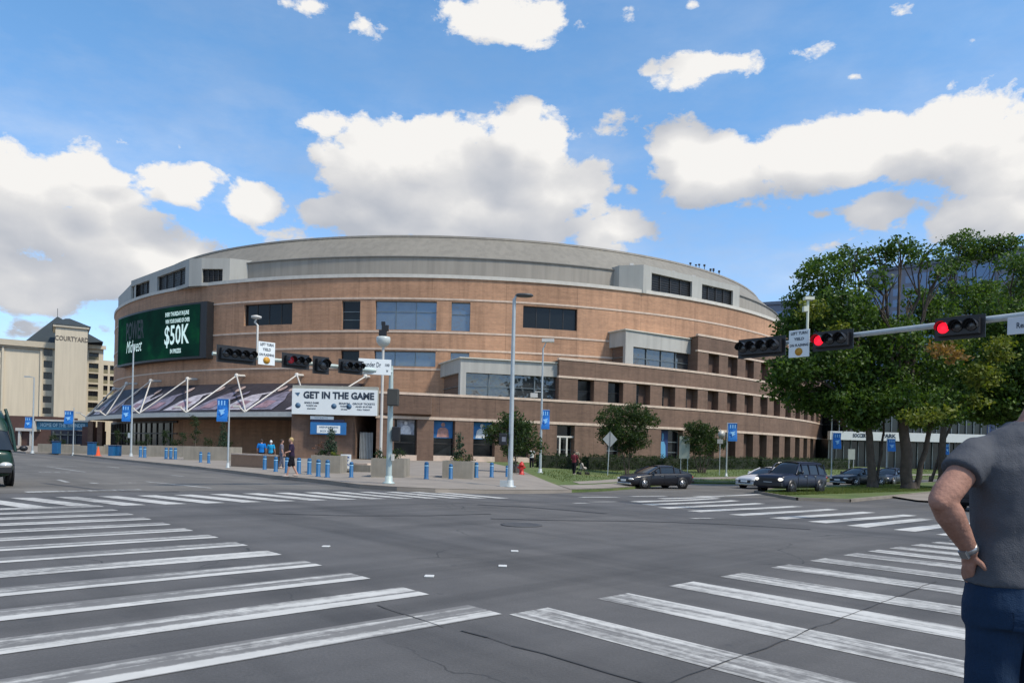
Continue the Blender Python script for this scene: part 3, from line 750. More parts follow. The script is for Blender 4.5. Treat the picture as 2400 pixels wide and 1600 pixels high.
M_wall_in = mat('reveal_wall', (.10, .06, .045), .9)
for hs, q in ((h0, .98), (h2, .88), (h4, .88)):
    for a, c, z0, z1 in hs:
        if z1 < 5 and a < 35:
            gm = M_glass
            window(C2, R2 - .5, a, c, .7, z1, 1, (2.05,) if a < 20.5 else (1.7, 3.0), gm, M_mull if a > 23 else M_frame, w=.1)
            b = MB(); cring(b, C2, R2 - .98, R2 + .05, a, c, .12, .72); b.build('window_sill', M_trim, arena)
        else:
            window(C2, R2 - q + .45, a, a + (c - a) * (.99 if z1 > 5 and a < 30 else .45), z0, z1, 1, ((z0 + z1) / 2,), M_glass, M_frame, w=.07)
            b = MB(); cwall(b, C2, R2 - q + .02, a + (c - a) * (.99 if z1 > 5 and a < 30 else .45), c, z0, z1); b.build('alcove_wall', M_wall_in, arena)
# poster panels in the upper half of the first windows
M_pblue = mat('poster_blue', (.03, .17, .42), .6, var=.25, vs=1.5); M_pgrey = mat('poster_grey', (.3, .33, .38), .6, var=.5, vs=2.5)
M_pfig = mat('poster_figure', (.45, .24, .2), .6, var=.4, vs=3); M_pw = mat('poster_white', (.62, .64, .66), .6, var=.2, vs=4)
def cposter(C, r, a, c, z0, z1, m, body, figm, name='poster'):
    b = MB(); cring(b, C, r, r + .05, a, c, z0, z1, .5); po = b.build(name, m, arena)
    tm = (a + c) / 2; w_ = math.radians(c - a) * r; P = lambda x, z: cyl(C, r + .07, tm + math.degrees(x / r), z0 + z * (z1 - z0))
    b = MB(); ell = lambda cx, cz, rx, rz: b.add([P(cx * w_ + rx * w_ * math.cos(k * .4488), cz + rz * math.sin(k * .4488)) for k in range(14)], [tuple(range(14))])
    ell(0, .78, .1, .13); b.add([P(-.12 * w_, .62), P(.12 * w_, .62), P(.26 * w_, .5), P(.32 * w_, .05), P(-.32 * w_, .05), P(-.26 * w_, .5)], [(5, 4, 3, 2, 1, 0)])
    b.build('figure_print', figm, po); return po
cposter(C2, R2 - .88, 14.5, 15.5, 2.9, 4.5, M_pgrey, '', M_pw); cposter(C2, R2 - .88, 16.62, 17.78, 2.65, 4.5, M_pblue, '', M_pfig); cposter(C2, R2 - .88, 18.98, 20.2, 2.65, 4.5, M_pblue, '', M_pw)
cposter(C2, R2 - .88, 32.6, 33.6, .7, 4.5, mat('banner_navy', (.01, .03, .12), .6), '', mat('banner_teal', (.1, .3, .5), .6))
b = MB(); cring(b, C2, R2 - .45, R2 - .3, 25.1, 25.2, .2, 3.3, 1); cring(b, C2, R2 - .45, R2 - .3, 24.6, 24.7, .2, 3.3, 1); cring(b, C2, R2 - .45, R2 - .3, 24.4, 25.6, 3.1, 3.3, 1)
b.build('entrance_frame', M_steelw, arena)
# clerestory bays on the annex roofs
def bay(cx_px, cy_px, rx_px, ry_px, lx_px, ly_px, zb, Yc, win_px, fasc):
    z = at(cx_px, cy_px, Yc).z
    Yr = (CAM.z - z) / (ray(rx_px, ry_px).z * -1); Yl = (CAM.z - z) / (ray(lx_px, ly_px).z * -1)
    A = at(lx_px, ly_px, Yl).xy; B_ = at(cx_px, cy_px, Yc).xy; C_ = at(rx_px, ry_px, Yr).xy
    back = Vector((C1[0] + 8, C1[1])); poly = [tuple(A), tuple(B_), tuple(C_), tuple(C_.lerp(back, .14)), tuple(A.lerp(back, .06))]
    f0 = frac(poly, 1, win_px[0], cy_px + 60); f1 = frac(poly, 1, win_px[1], ry_px + 60)
    L0 = louver_box(poly, zb, z, [(1, f0, f1, zb + .02, z - fasc, M_glassc, 4), (0, .04, .965, zb + .02, z - fasc, M_brown, 1)], 'roof_bay')
    b = MB(); ov = .12
    pp = [Vector(p) for p in poly[:3]]; vs = []
    b.prism([tuple(pp[0] + Vector((-.2, -.15))), tuple(pp[1] + Vector((-.1, -.25))), tuple(pp[2] + Vector((.15, -.15))), tuple(pp[2].lerp(back, .14)), tuple(pp[0].lerp(back, .06))], z, z + .12)
    b.build('bay_coping', M_trim2, arena)
M_trim2 = mat('pale_coping', (.60, .57, .49), .8, var=.08)
M_glassc = glass_mat('clerestory_glass', (.11, .12, .13), .05, 1.0, .25); M_glassc.node_tree.nodes['Principled BSDF'].inputs['Metallic'].default_value = .6
bay(1080, 839, 1314, 852, 975, 872, Z2 + .1, 82.5, (1092, 1307), 1.55)
Yc = None
th_, z_ = hit(C2, R2 - 1.2, 1467, 773); pB = cyl(C2, R2 - 1.2, th_, 0)
bay(1467, 773, 1630, 797, 1322, 800, Z4 + .1, pB.y, (1484, 1620), 1.9)

# canopy with printed mural above the west entrance
edge_px = [(203, 986, 113), (249, 983, 104), (328, 980, 93.5), (438, 977, 87), (575, 976.5, 82), (725, 977, 77.5), (760, 977, 76.8)]
ep = [at(x, y, Y).xy for x, y, Y in edge_px]; ZC = 4.75
def cat(pp, n=8):
    o = []
    for i in range(len(pp) - 1):
        p0 = pp[max(0, i - 1)]; p1 = pp[i]; p2 = pp[i + 1]; p3 = pp[min(len(pp) - 1, i + 2)]
        for k in range(n):
            t = k / n; o.append(.5 * ((2 * p1) + (p2 - p0) * t + (2 * p0 - 5 * p1 + 4 * p2 - p3) * t * t + (3 * p1 - p0 - 3 * p2 + p3) * t ** 3))
    return o + [pp[-1]]
ec = cat(ep); cc1 = Vector(C1)
top = []
for q in ec:
    d = (q - cc1).normalized(); top.append(cc1 + d * (R1 + .15))
top[-1] = at(836, 900, 88.5).xy; top[-2] = top[-2].lerp(top[-1], .5)
n = len(ec)
b = MB(); 
for q, (za, zb, o) in [(0, (ZC - .25, ZC + .28, .25))]:
    vs = []
    for i, p in enumerate(ec):
        d = (p - cc1).normalized(); a = p + d * .18; c = p - d * .35
        vs += [(a.x, a.y, za), (a.x, a.y, zb), (c.x, c.y, zb), (c.x, c.y, za)]
    b.add(vs, [(i * 4 + k, (i + 1) * 4 + k, (i + 1) * 4 + (k + 1) % 4, i * 4 + (k + 1) % 4) for i in range(n - 1) for k in range(4)] + [(0, 1, 2, 3), (n * 4 - 1, n * 4 - 2, n * 4 - 3, n * 4 - 4)])
b.build('canopy_fascia', mat('fascia_white', (.56, .55, .50), .7, var=.08), arena)
def mural_mat():
    m, T, b = principled('mural_print'); co = T.new('ShaderNodeTexCoord').outputs['Object']
    c = T.ramp(T.noise(co, .16, 4, .6), [(.3, (.012, .01, .014)), (.6, (.026, .023, .030)), (.85, (.08, .07, .10))])
    c = T.mix(1.0, c, T.ramp(T.noise(co, 1.6, 5, .7), [(.3, .7), (.75, 1.5)]), 'MULTIPLY')
    T.link(c, b.inputs['Base Color']); b.inputs['Roughness'].default_value = .6; return m
zt = 9.1
mw = lambda i, h: (ec[i].x * (1 - h) + top[i].x * h, ec[i].y * (1 - h) + top[i].y * h, (ZC + .3) * (1 - h) + zt * h)
b = MB(); vs = []
for i in range(n):
    a = Vector(mw(i, 0)); c = Vector(mw(i, 1)); vs += [a, c, c + Vector((0, 0, -.12)), a + Vector((0, 0, -.12))]
b.add(vs, [(i * 4 + k, (i + 1) * 4 + k, (i + 1) * 4 + (k + 1) % 4, i * 4 + (k + 1) % 4) for i in range(n - 1) for k in range(4)] + [(0, 1, 2, 3)])
mural = b.build('mural_panel', mural_mat(), arena)
def mpoint(s, h, off=.04):                      # s in 0..n-1
    i = min(n - 2, int(s)); t = s - i; a = Vector(mw(i, h)).lerp(Vector(mw(i + 1, h)), t); a.z += off; a.y -= off; return a
def figure(s, w_, lean, m1, m2, arm):
    P = lambda x, h, o=.05: mpoint(min(n - 1.01, max(0, s + x * w_)), h, o)
    b = MB(); ell = lambda cx, cz, rx, rz, o=.07: b.add([P(cx + rx * math.cos(k * .4488), cz + rz * math.sin(k * .4488), o) for k in range(14)], [tuple(range(14))])
    ell(lean, .78, .16, .10)
    f1 = b.build('printed_head', m2, mural)
    b = MB(); b.add([P(-.75, .06), P(.75, .06), P(.6, .38), P(.28, .56), P(lean * .8 + .12, .68), P(lean * .8 - .12, .68), P(-.32, .56), P(-.62, .36)], [tuple(range(8))])
    if arm: b.add([P(.3, .5, .08), P(.62 * arm, .34, .08), P(1.0 * arm, .62, .08), P(.9 * arm, .7, .08), P(.55 * arm, .5, .08)], [(0, 1, 2, 3, 4)])
    b.build('printed_figure', m1, mural)
    b = MB(); b.add([P(-.3, .10, .09), P(.34, .12, .09), P(.3, .34, .09), P(-.26, .36, .09)], [(0, 1, 2, 3)])
    b.build('printed_jersey', M_f3, mural)
M_f1 = mat('print_pale', (.36, .34, .38), .6, var=.5, vs=1.2); M_f2 = mat('print_lilac', (.15, .14, .19), .6, var=.5, vs=1.2); M_f3 = mat('print_rose', (.22, .14, .17), .6, var=.5, vs=1.4); M_f4 = mat('print_face', (.33, .25, .23), .6, var=.5, vs=2)
for k, (s, w_, ln, arm) in enumerate([(4, 1.6, .3, 0), (8.5, 1.7, .5, 0), (13.0, 1.9, .2, 1), (17.2, 2.4, .5, 0), (21.4, 2.4, .7, 0), (25.8, 2.4, .1, 1), (29.8, 2.2, .9, 0), (33.0, 2.3, .1, 0), (38.0, 2.3, .4, 0), (43.5, 2, .2, 0)]):
    figure(s, w_, ln, [M_f1, M_f2][k % 2], M_f4, arm)
# ceiling under the canopy
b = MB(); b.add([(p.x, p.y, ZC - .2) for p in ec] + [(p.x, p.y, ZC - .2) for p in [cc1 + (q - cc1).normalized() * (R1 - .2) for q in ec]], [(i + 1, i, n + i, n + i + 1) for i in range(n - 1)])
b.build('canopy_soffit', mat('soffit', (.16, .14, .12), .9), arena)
# stays
apex_px = [(267, 911), (297, 899), (353.6, 892.5), (439.7, 888), (554.6, 880), (695.8, 878.7), (856.5, 882)]
apex = []
for x, y in apex_px:
    th, z = hit(C1, R1 + 1.4, x, y); apex.append(cyl(C1, R1 + 1.4, th, z))
nodes = [Vector((p.x, p.y, ZC + .35)) for p in ep]
pairs = [(0, 0), (1, 0), (1, 1), (2, 1), (2, 2), (3, 2), (3, 3), (4, 3), (4, 4), (5, 4), (5, 5), (6, 5)]
for a, e in pairs:
    b = MB(); b.tube([apex[a], nodes[e]], [.09, .09], 8); b.build('stay', M_steelw, arena)
for a in apex:
    b = MB(); th = math.degrees(math.atan2(a.x - C1[0], C1[1] - a.y)); w0 = cyl(C1, R1, th, a.z + .1)
    b.tube([w0, a], .16, 8); b.ell(a, (.28, .28, .3), 10, 6); b.build('stay_bracket', M_steelw, arena)
for e in nodes[:6]:
    b = MB(); d = (e.xy - cc1).normalized(); p = e.xy + d * .5; b.box(p.x - 1.0, p.x - .3, p.y - .25, p.y + .25, ZC + .75, ZC + 1.0); b.tube([(e.x, e.y, ZC + .2), (p.x - .45, p.y, ZC + .85)], .1, 8)
    b.build('canopy_light', M_steelw, arena)
# dark doors and glazing under the canopy, columns
b = MB(); cwall(b, C1, R1 + .12, -66, -34, .1, 4.2); b.build('entrance_glazing', M_glass, arena)
b = MB()
for k in range(22): t = -66 + k * 1.5; cring(b, C1, R1 + .1, R1 + .25, t - .06, t + .06, .1, 4.3)
cring(b, C1, R1 + .1, R1 + .26, -66, -33, 2.6, 2.75); cring(b, C1, R1 + .1, R1 + .26, -66, -33, 4.1, 4.4); b.build('door_frame', M_frame, arena)
b = MB(); p0 = at(283, 1060, 95).xy
for px in (214, 236): 
    p = at(px, 1050, 116); b.box(p.x - .4, p.x + .4, p.y - .4, p.y + .4, 0, ZC - .3)
b.build('canopy_column', M_brown, arena)
# big pier that carries the white board
pl = at(683, 1000, 76.6); pr2 = at(827, 1000, 77.5)
b = MB(); b.prism([(pl.x, pl.y), (pr2.x, pr2.y), (pr2.x + .6, pr2.y + 7), (pl.x + .8, pl.y + 7)], 0, 5.1); b.build('entrance_pier', M_brown, arena)
b = MB(); b.prism([(pl.x + .2, pl.y + .6), (pr2.x + 8, pr2.y + 1.2), (pr2.x + 8, pr2.y + 8), (pl.x + .8, pl.y + 8)], 5.1, 6.9); b.build('entrance_lintel', M_brown, arena)
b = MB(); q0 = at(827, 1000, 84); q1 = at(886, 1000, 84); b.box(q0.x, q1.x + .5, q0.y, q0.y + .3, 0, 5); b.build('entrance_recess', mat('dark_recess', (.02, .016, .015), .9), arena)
b = MB(); q0 = at(827, 1000, 80); q1 = at(842, 1000, 80); b.box(q0.x, q1.x, q0.y, q0.y + .1, .2, 2.9); b.build('red_door', mat('red_panel', (.16, .01, .012), .6), arena)
b = MB(); q0 = at(845, 1000, 79); q1 = at(874, 1000, 79); b.box(q0.x, q1.x, q0.y, q0.y + .06, .25, 3.0); 
gt = b.build('metal_gate', mat('gate_mesh', (.2, .2, .195), .6, .3), arena)
b = MB()
for k in range(9): x = q0.x + (q1.x - q0.x) * k / 8; b.box(x - .02, x + .02, q0.y - .05, q0.y - .001, .2, 3.05)
b.build('gate_bar', M_galv, gt)

# curved video screen
RS = R1 + 1.1
tA, _ = hit(C1, RS, 276, 800); tB, _ = hit(C1, RS, 484, 776)
zS0, zS1 = 12.45, 19.75
b = MB(); cring(b, C1, R1 - .1, RS, tA, tB, zS0, zS1, .8); scr = b.build('video_screen', mat('screen_case', (.012, .012, .014), .5), arena)
def screen_mat():
    m = bpy.data.materials.new('screen_picture'); m.use_nodes = True; T = NT(m.node_tree); T.n.clear()
    o = T.new('ShaderNodeOutputMaterial'); e = T.new('ShaderNodeEmission'); T.link(e.outputs[0], o.inputs[0])
    co = T.new('ShaderNodeTexCoord').outputs['Object']
    c = T.ramp(T.noise(co, .17, 4, .6), [(.35, (.003, .010, .010)), (.55, (.003, .018, .014)), (.8, (.005, .055, .022))])
    T.link(c, e.inputs[0]); e.inputs[1].default_value = 1.0; return m
b = MB(); rr = RS + .03; cwall(b, C1, rr, tA + .35, tB - 1.1, zS0 + .3, zS1 - .25, st=.8); b.build('screen_picture', screen_mat(), scr)
M_led = mat('led_white', (.46, .60, .57), .6, var=0, emit=.62); M_leddk = mat('led_dark', (.002, .006, .006), .6, var=0)
def on_screen(body, size, px, py, m, width, bold=0, shear=0, nm='screen_text', sy=1):
    th, z = hit(C1, RS + .06, px, py); vs, fs = text_verts(body, size, bold, shear, width); b = MB()
    b.add([cyl(C1, RS + .06, th + math.degrees(v.x / RS), z + v.y * sy) for v in vs], fs); b.build(nm, m, scr)
on_screen('EVERY THURSDAY IN JUNE', .75, 414, 736, M_led, 5.2, .02)
on_screen('WIN YOUR SHARE OF OVER', .75, 415, 751, M_led, 5.3, .02)
on_screen('$50K', 3.2, 413, 787, M_led, 5.4, .05, sy=1.12)
on_screen('IN PRIZES', .8, 411, 822, M_led, 2.4, .02)
on_screen('POWER', 3.6, 315, 774, M_leddk, 6.4, .08)
on_screen('Midwest', 1.9, 313, 811, M_led, 5.6, .0, .35, sy=1.3)
print('arena ok')

# ------------------------------------------------------------------ buildings around
M_hroof = mat('slate_roof', (.028, .038, .042), .8, var=.12, vs=.3)
AL0 = math.atan(-1085 / F)
hotel = empty('hotel_building', (0, 0, 0), label='cream stucco hotel tower with dark pyramid roof standing behind the arena on the left', cat='hotel')
def px_x(px, Y, py=900): return at(px, py, Y).x
def px_z(px, py, Y): return at(px, py, Y).z
def hxx(px, D, py=900):
    u, v = UV(px, py); return D * math.tan(math.atan(u / F) - AL0)
def hzz(px, py, D):
    u, v = UV(px, py); x = hxx(px, D, py); return CAM.z - v / F * (D * math.cos(AL0) - x * math.sin(AL0))
def facade(b, x0, x1, Y, z0, z1, holes, dep=.6):      # facade facing -Y with real openings
    xs = sorted(set([x0, x1] + [x for h in holes for x in h[:2]])); zz = sorted(set([z0, z1] + [x for h in holes for x in h[2:]]))
    for a in range(len(xs) - 1):
        for c in range(len(zz) - 1):
            xm, zm = (xs[a] + xs[a + 1]) / 2, (zz[c] + zz[c + 1]) / 2
            if any(h[0] < xm < h[1] and h[2] < zm < h[3] for h in holes): continue
            b.add([(xs[a], Y, zz[c]), (xs[a + 1], Y, zz[c]), (xs[a + 1], Y, zz[c + 1]), (xs[a], Y, zz[c + 1])], [(0, 1, 2, 3)])
    for h in holes:
        for (xa, xb, za, zb) in ((h[0], h[0], h[2], h[3]), (h[1], h[1], h[3], h[2]), (h[0], h[1], h[2], h[2]), (h[1], h[0], h[3], h[3])):
            b.add([(xa, Y, za), (xb, Y, zb), (xb, Y + dep, zb), (xa, Y + dep, za)], [(3, 2, 1, 0)])
def panes(parent, holes, Y, dep, nm='window', gm=None, rail=False):
    for h in holes:
        b = MB(); b.box(h[0], h[1], Y + dep - .1, Y + dep, h[2], h[3]); f = b.build(nm, gm or M_hwin, parent)
        b = MB(); xm = (h[0] + h[1]) / 2; b.box(xm - .05, xm + .05, Y + dep - .16, Y + dep - .11, h[2], h[3]); b.build('window_frame', M_hfr, f)
        if rail:
            b = MB(); b.box(h[0], h[1], Y + .05, Y + .15, h[2], h[2] + (h[3] - h[2]) * .45); b.build('balcony_rail', M_hrail, f)
M_hwin = glass_mat('hotel_glass', (.035, .03, .026), .2, .4); M_hfr = mat('hotel_frame', (.09, .08, .065), .6); M_hrail = mat('balcony_panel', (.2, .18, .11), .7)
YT, YW, YR = 198, 202, 212
tx0, tx1 = hxx(127, YT), hxx(203, YT)
b = MB(); b.box(tx0, tx1, YT, YT + 12, 0, hzz(165, 768, YT)); b.build('tower', M_cream, hotel)
b = MB(); zt_ = hzz(165, 768, YT); b.box(tx0 - .5, tx1 + .3, YT - .4, YT + 12.4, zt_, zt_ + .55); b.build('tower_cornice', M_cream, hotel)
tc_ = ((tx0 + tx1) / 2, YT + 6); zt_ += .55
b = MB(); b.add([(tx0 - .6, YT - .6, zt_), (tx1 + .6, YT - .6, zt_), (tx1 + .6, YT + 13, zt_), (tx0 - .6, YT + 13, zt_), (hxx(150, YT + 5), YT + 5, hzz(150, 746, YT + 5)), (hxx(160, YT + 5), YT + 5, hzz(160, 746, YT + 5))],
      [(0, 1, 5, 4), (1, 2, 5), (2, 3, 4, 5), (3, 0, 4)]); b.build('tower_roof', M_hroof, hotel)
hx0 = hxx(-60, YW); hx1 = tx0 + .3; zw = hzz(60, 806, YW)
hw = [(hxx(101, YW), hxx(121.5, YW), hzz(110, y1, YW), hzz(110, y0, YW)) for y0, y1 in [(817, 834), (845, 861), (872, 888), (900, 915), (928, 943), (955, 969)]]
hw += [(hxx(-30, YW), hxx(-1, YW), a, c) for _, _, a, c in hw]
b = MB(); facade(b, hx0, hx1, YW, 0, zw, hw); b.add([(hx0, YW, zw), (hx1, YW, zw), (hx1, YW + 25, zw), (hx0, YW + 25, zw)], [(0, 1, 2, 3)]); b.build('main_wall', M_cream, hotel)
panes(hotel, hw, YW, .6)
b = MB(); b.box(hx0, hx1, YW - .9, YW - .01, zw - .6, zw + .7); b.box(hx0, hxx(97, YW), YW - .5, YW - .012, zw - 1.0, zw - .6); b.build('cornice', mat('cream_cornice', (.47, .41, .31), .8, var=.06), hotel)
b = MB(); b.box(hxx(3, YW), hxx(8, YW), YW - .4, YW - .02, 0, zw - .6); b.box(hxx(93, YW), hxx(98, YW), YW - .4, YW - .02, 0, zw - .6); b.build('pilaster', M_cream, hotel)
zr0 = zw + .5; xa, xb = hxx(48, 216), hxx(236, 216)
b = MB(); ap = (hxx(131, 222), 222, hzz(131, 741, 222)); b.add([(xa, 209, zr0), (xb, 209, hzz(236, 808, 216)), (xb, 236, zr0 - 1), (xa, 236, zr0), ap], [(0, 1, 4), (1, 2, 4), (2, 3, 4), (3, 0, 4)]); b.build('main_roof', M_hroof, hotel)
b = MB(); b.tube([ap, (ap[0], ap[1], ap[2] + 2)], .06, 5); b.build('roof_finial', M_black, hotel)
wx0, wx1 = tx1, hxx(241, YR); zr = hzz(225, 814, YR)
wh = [(hxx(207, YR), hxx(230, YR), hzz(218, y1, YR), hzz(218, y0, YR)) for y0, y1 in [(826, 843), (851, 872), (875, 896), (900, 912), (916, 938), (943, 965)]]
b = MB(); facade(b, wx0 - 1, wx1, YR, 0, zr, wh, 1.2); b.add([(wx1, YR, 0), (wx1, YR + 20, 0), (wx1, YR + 20, zr), (wx1, YR, zr)], [(0, 1, 2, 3)]); b.box(wx0, wx1 + .5, YR - .8, YR - .01, zr - .4, zr + .5); b.build('side_wing', M_cream, hotel)
panes(hotel, wh, YR, 1.2, rail=True)
Y3 = 222; x30, x31 = hxx(239, Y3), hxx(290, Y3); z3 = hzz(255, 845, Y3)
h3 = [(hxx(a, Y3), hxx(c, Y3), hzz(255, y1, Y3), hzz(255, y0, Y3)) for a, c in ((242, 252), (257, 267), (272, 282)) for y0, y1 in [(856, 876), (881, 900), (904, 925), (930, 950)]]
b = MB(); facade(b, x30, x31, Y3, 0, z3, h3, .8); b.build('rear_wing', M_cream, hotel); panes(hotel, h3, Y3, .8, rail=True)
b = MB(); text_on(b, 'COURTYARD', 1.5, hxx(166, YT), hzz(166, 794, YT), YT - .06, width=6.6, bold=.03); b.build('wall_lettering', mat('sign_dark_grey', (.12, .10, .08), .6), hotel)
hx_, hy_ = (tx0 + tx1) / 2, YT
hotel.rotation_euler = (0, 0, -AL0); hotel.location = (hx_ * math.cos(-AL0) - hy_ * math.sin(-AL0), hx_ * math.sin(-AL0) + hy_ * math.cos(-AL0), 0)
for c_ in hotel.children: c_.location = (-hx_, -hy_, 0)
# podium and blue shopfront at street level
pod = empty('entrance_pavilion', at(140, 1045, 128).xy.to_3d(), label='low dark pavilion with a blue illuminated fascia across the far left street', cat='pavilion')
Yp = 128; x0, x1 = px_x(86, Yp, 1000), px_x(212, Yp, 1000)
b = MB(); b.box(x0, x1, Yp, Yp + 1, px_z(140, 1007, Yp), px_z(140, 987, Yp)); b.build('fascia', mat('blue_fascia', (.02, .13, .24), .5, var=.1), pod)
b = MB(); b.box(x0 - .5, x1, Yp - .4, Yp - .01, px_z(140, 987.2, Yp), px_z(140, 983.5, Yp)); b.box(x0 - .5, x0 - .05, Yp - .4, Yp + 1, px_z(140, 1012, Yp), px_z(140, 983.6, Yp)); b.build('fascia_cap', M_steelw, pod)
b = MB(); text_on(b, 'HOME OF THE THUNDER', .85, px_x(148, Yp, 1000), px_z(148, 996, Yp), Yp - .03, width=7.8, bold=.02); b.build('fascia_lettering', mat('pale_blue_letters', (.35, .55, .65), .5, var=0), pod)
b = MB(); b.box(x0, x1, Yp + 4, Yp + 5, 0, px_z(140, 1007, Yp)); b.build('back_wall', mat('navy_wall', (.02, .028, .05), .7, var=.4, vs=.4), pod)
b = MB()
for i in range(7): x = x0 + (x1 - x0) * (i + .3) / 7; b.box(x, x + .18, Yp + 3.8, Yp + 3.99, 0, 3)
b.box(x0 + .3, x1, Yp + 3.8, Yp + 3.98, 2.3, 2.45); b.build('door_frame', M_mull, pod)
b = MB(); b.box(px_x(203, Yp), px_x(216, Yp), Yp - 1, Yp + 3, 0, px_z(210, 1000, Yp)); b.build('side_pier', mat('maroon_brick', (.11, .06, .05), .9), pod)
pd = empty('brick_podium', at(60, 1045, 150).xy.to_3d(), label='dark reddish brick podium under the cream hotel at far left', cat='building')
b = MB(); b.box(px_x(18, 150), px_x(130, 150), 150, 158, 0, px_z(80, 975, 150)); b.build('wall', mat('podium_brick', (.10, .055, .045), .9), pd)
b = MB(); b.box(px_x(40, 149.5), px_x(95, 149.5), 149.3, 149.9, px_z(80, 1010, 150), px_z(80, 1003, 150)); b.box(px_x(45, 149.5), px_x(50, 149.5), 149.5, 149.9, 0, px_z(80, 1010, 150)); b.box(px_x(72, 149.5), px_x(76, 149.5), 149.5, 149.9, 0, px_z(80, 1010, 150)); b.build('porch', M_steelw, pd)
# far blue-grey high building on the right
def tower(name, label, cat, A, B_, z1, bays_, floors, m1, m2, cols, dep=30, fh=3.4):
    A = Vector(A); B_ = Vector(B_); root = empty(name, (A.x, A.y, 0), label=label, cat=cat)
    d = (B_ - A); L = d.length; d /= L; nn = Vector((d.y, -d.x))
    if nn.y > 0: nn = -nn
    M_ = Matrix(((d.x, -nn.x, 0, A.x), (d.y, -nn.y, 0, A.y), (0, 0, 1, 0), (0, 0, 0, 1)))
    b = MB(); b.box(0, L, 0, dep, -2, z1, M_); b.build('wall', m1, root)
    b = MB(); b.box(-.3, L + .3, -.5, dep, z1, z1 + 1.2, M_); b.build('parapet', m2, root)
    for (a, c) in cols:
        b = MB(); b.box(L * a, L * c, -.35, -.01, 2, z1 - 2.2, M_); b.build('glass_strip', M_bglass, root)
    k = 0
    for i in range(bays_):
        x = (i + .5) / bays_
        if any(a - .01 < x < c + .01 for a, c in cols): continue
        for j in range(floors):
            z = z1 - 3.6 - j * fh; k += 1
            if k > 95: break
            b = MB(); b.box(x * L - 1.0, x * L + 1.0, -.06, -.005, z - 1.1, z + 1.1, M_); b.build('window', M_bglass, root)
    return root
M_bgrey = mat('grey_blue_cladding', (.17, .19, .24), .7, var=.06, vs=.1); M_bcap = mat('tower_cap', (.12, .15, .2), .6)
M_bglass = glass_mat('tower_glass', (.05, .14, .3), .1, 1.0); 
tA_ = at(2033, 643, 235); hz = tA_.z; k_ = (CAM.z - hz)
Yr = k_ / -ray(2400, 586).z * -1 if False else (hz - CAM.z) / (ray(2400, 586).z)
rB = at(2400, 586, Yr); dd = (rB.xy - tA_.xy)
tower('apartment_tower', 'tall grey and blue glass hotel block rising behind the big trees', 'tower', tA_.xy, rB.xy + dd * .35, hz, 16, 15, M_bgrey, M_bcap, [(.03, .12), (.24, .40), (.50, .62), (.80, .9)])
wl = at(1700, 720, 285); Yr2 = 262; wr = at(2040, 676, Yr2)
tower('office_wing', 'lower grey wing with small windows seen between arena roof and trees', 'building', wl.xy, wr.xy, at(1757, 712, 281).z - 1, 14, 6, M_bgrey, M_bcap, [(.62, .70)])
# low white-banded glass hall on the right
Yh = 118; hall = empty('exhibition_hall', at(2000, 1060, Yh).xy.to_3d(), label='low modern glass hall with a white fascia behind the tree trunks on the right', cat='building')
x0, x1 = px_x(1946, Yh, 1020), px_x(2420, Yh, 1020); zt_ = px_z(2050, 1012, Yh); zb_ = px_z(2050, 1032, Yh)
b = MB(); b.box(x0, x1, Yh, Yh + 1, zb_, zt_); b.build('fascia', mat('hall_fascia', (.62, .64, .62), .6, var=.04), hall)
b = MB(); b.box(x0 + 1, x1, Yh + 3, Yh + 20, -1, zb_ + .2); b.box(x0 + 4, x1 - 6, Yh + 2, Yh + 20, zt_ - .2, zt_ + 4.5); b.build('glass_wall', glass_mat('hall_glass', (.012, .02, .022), .15, .4), hall)
b = MB()
for i in range(26):
    x = x0 + 1 + i * (x1 - x0 - 2) / 25; b.box(x - .05, x + .05, Yh + 2.8, Yh + 2.99, -1, zb_); b.box(x - .06, x + .06, Yh + 1.8, Yh + 1.99, zt_, zt_ + 4.5)
b.build('mullions', M_mull, hall)
b = MB(); text_on(b, 'SOCCER', .8, px_x(2017, Yh), px_z(2017, 1020, Yh), Yh - .04, width=2.1, bold=.03); b.build('fascia_lettering', M_ink, hall); b = MB(); text_on(b, 'PARK', .8, px_x(2087, Yh), px_z(2087, 1021, Yh), Yh - .04, width=2.2, bold=.03); b.build('fascia_lettering', M_ink, hall)
b = MB(); rb_ = at(1934, 1060, 138); b.box(rb_.x - 4, rb_.x + 1.6, rb_.y, rb_.y + 8, -1, px_z(1934, 955, 138)); 
sv = empty('service_block', (rb_.x, rb_.y, 0), label='narrow reddish brick service block at the right end of the arena', cat='building'); b.build('wall', mat('red_brick', (.15, .075, .06), .9, var=.15), sv)
b = MB()
for z in (5.2, 8.5): b.box(rb_.x - 4, rb_.x + 1.7, rb_.y - .1, rb_.y - .005, z, z + .3)
b.build('stone_band', M_trim, sv)
# white street tent/pyramid roof behind trunks
p = at(2160, 1050, 125); tp = empty('market_pavilion', (p.x, p.y, 0), label='small pavilion with white pointed roof between two tree trunks on the right', cat='pavilion')
b = MB(); z0 = px_z(2160, 1035, 125); b.add([(p.x - 2.6, p.y - 2, z0), (p.x + 2.6, p.y - 2, z0), (p.x + 2.6, p.y + 2, z0), (p.x - 2.6, p.y + 2, z0), (p.x, p.y, z0 + 2.4)], [(0, 1, 4), (1, 2, 4), (2, 3, 4), (3, 0, 4), (3, 2, 1, 0)]); b.build('roof', M_signw, tp)
b = MB(); b.box(p.x - 2.3, p.x + 2.3, p.y - 1.7, p.y + 1.7, -1, z0); b.build('wall', mat('stone_wall', (.2, .17, .12), .9, var=.2), tp)
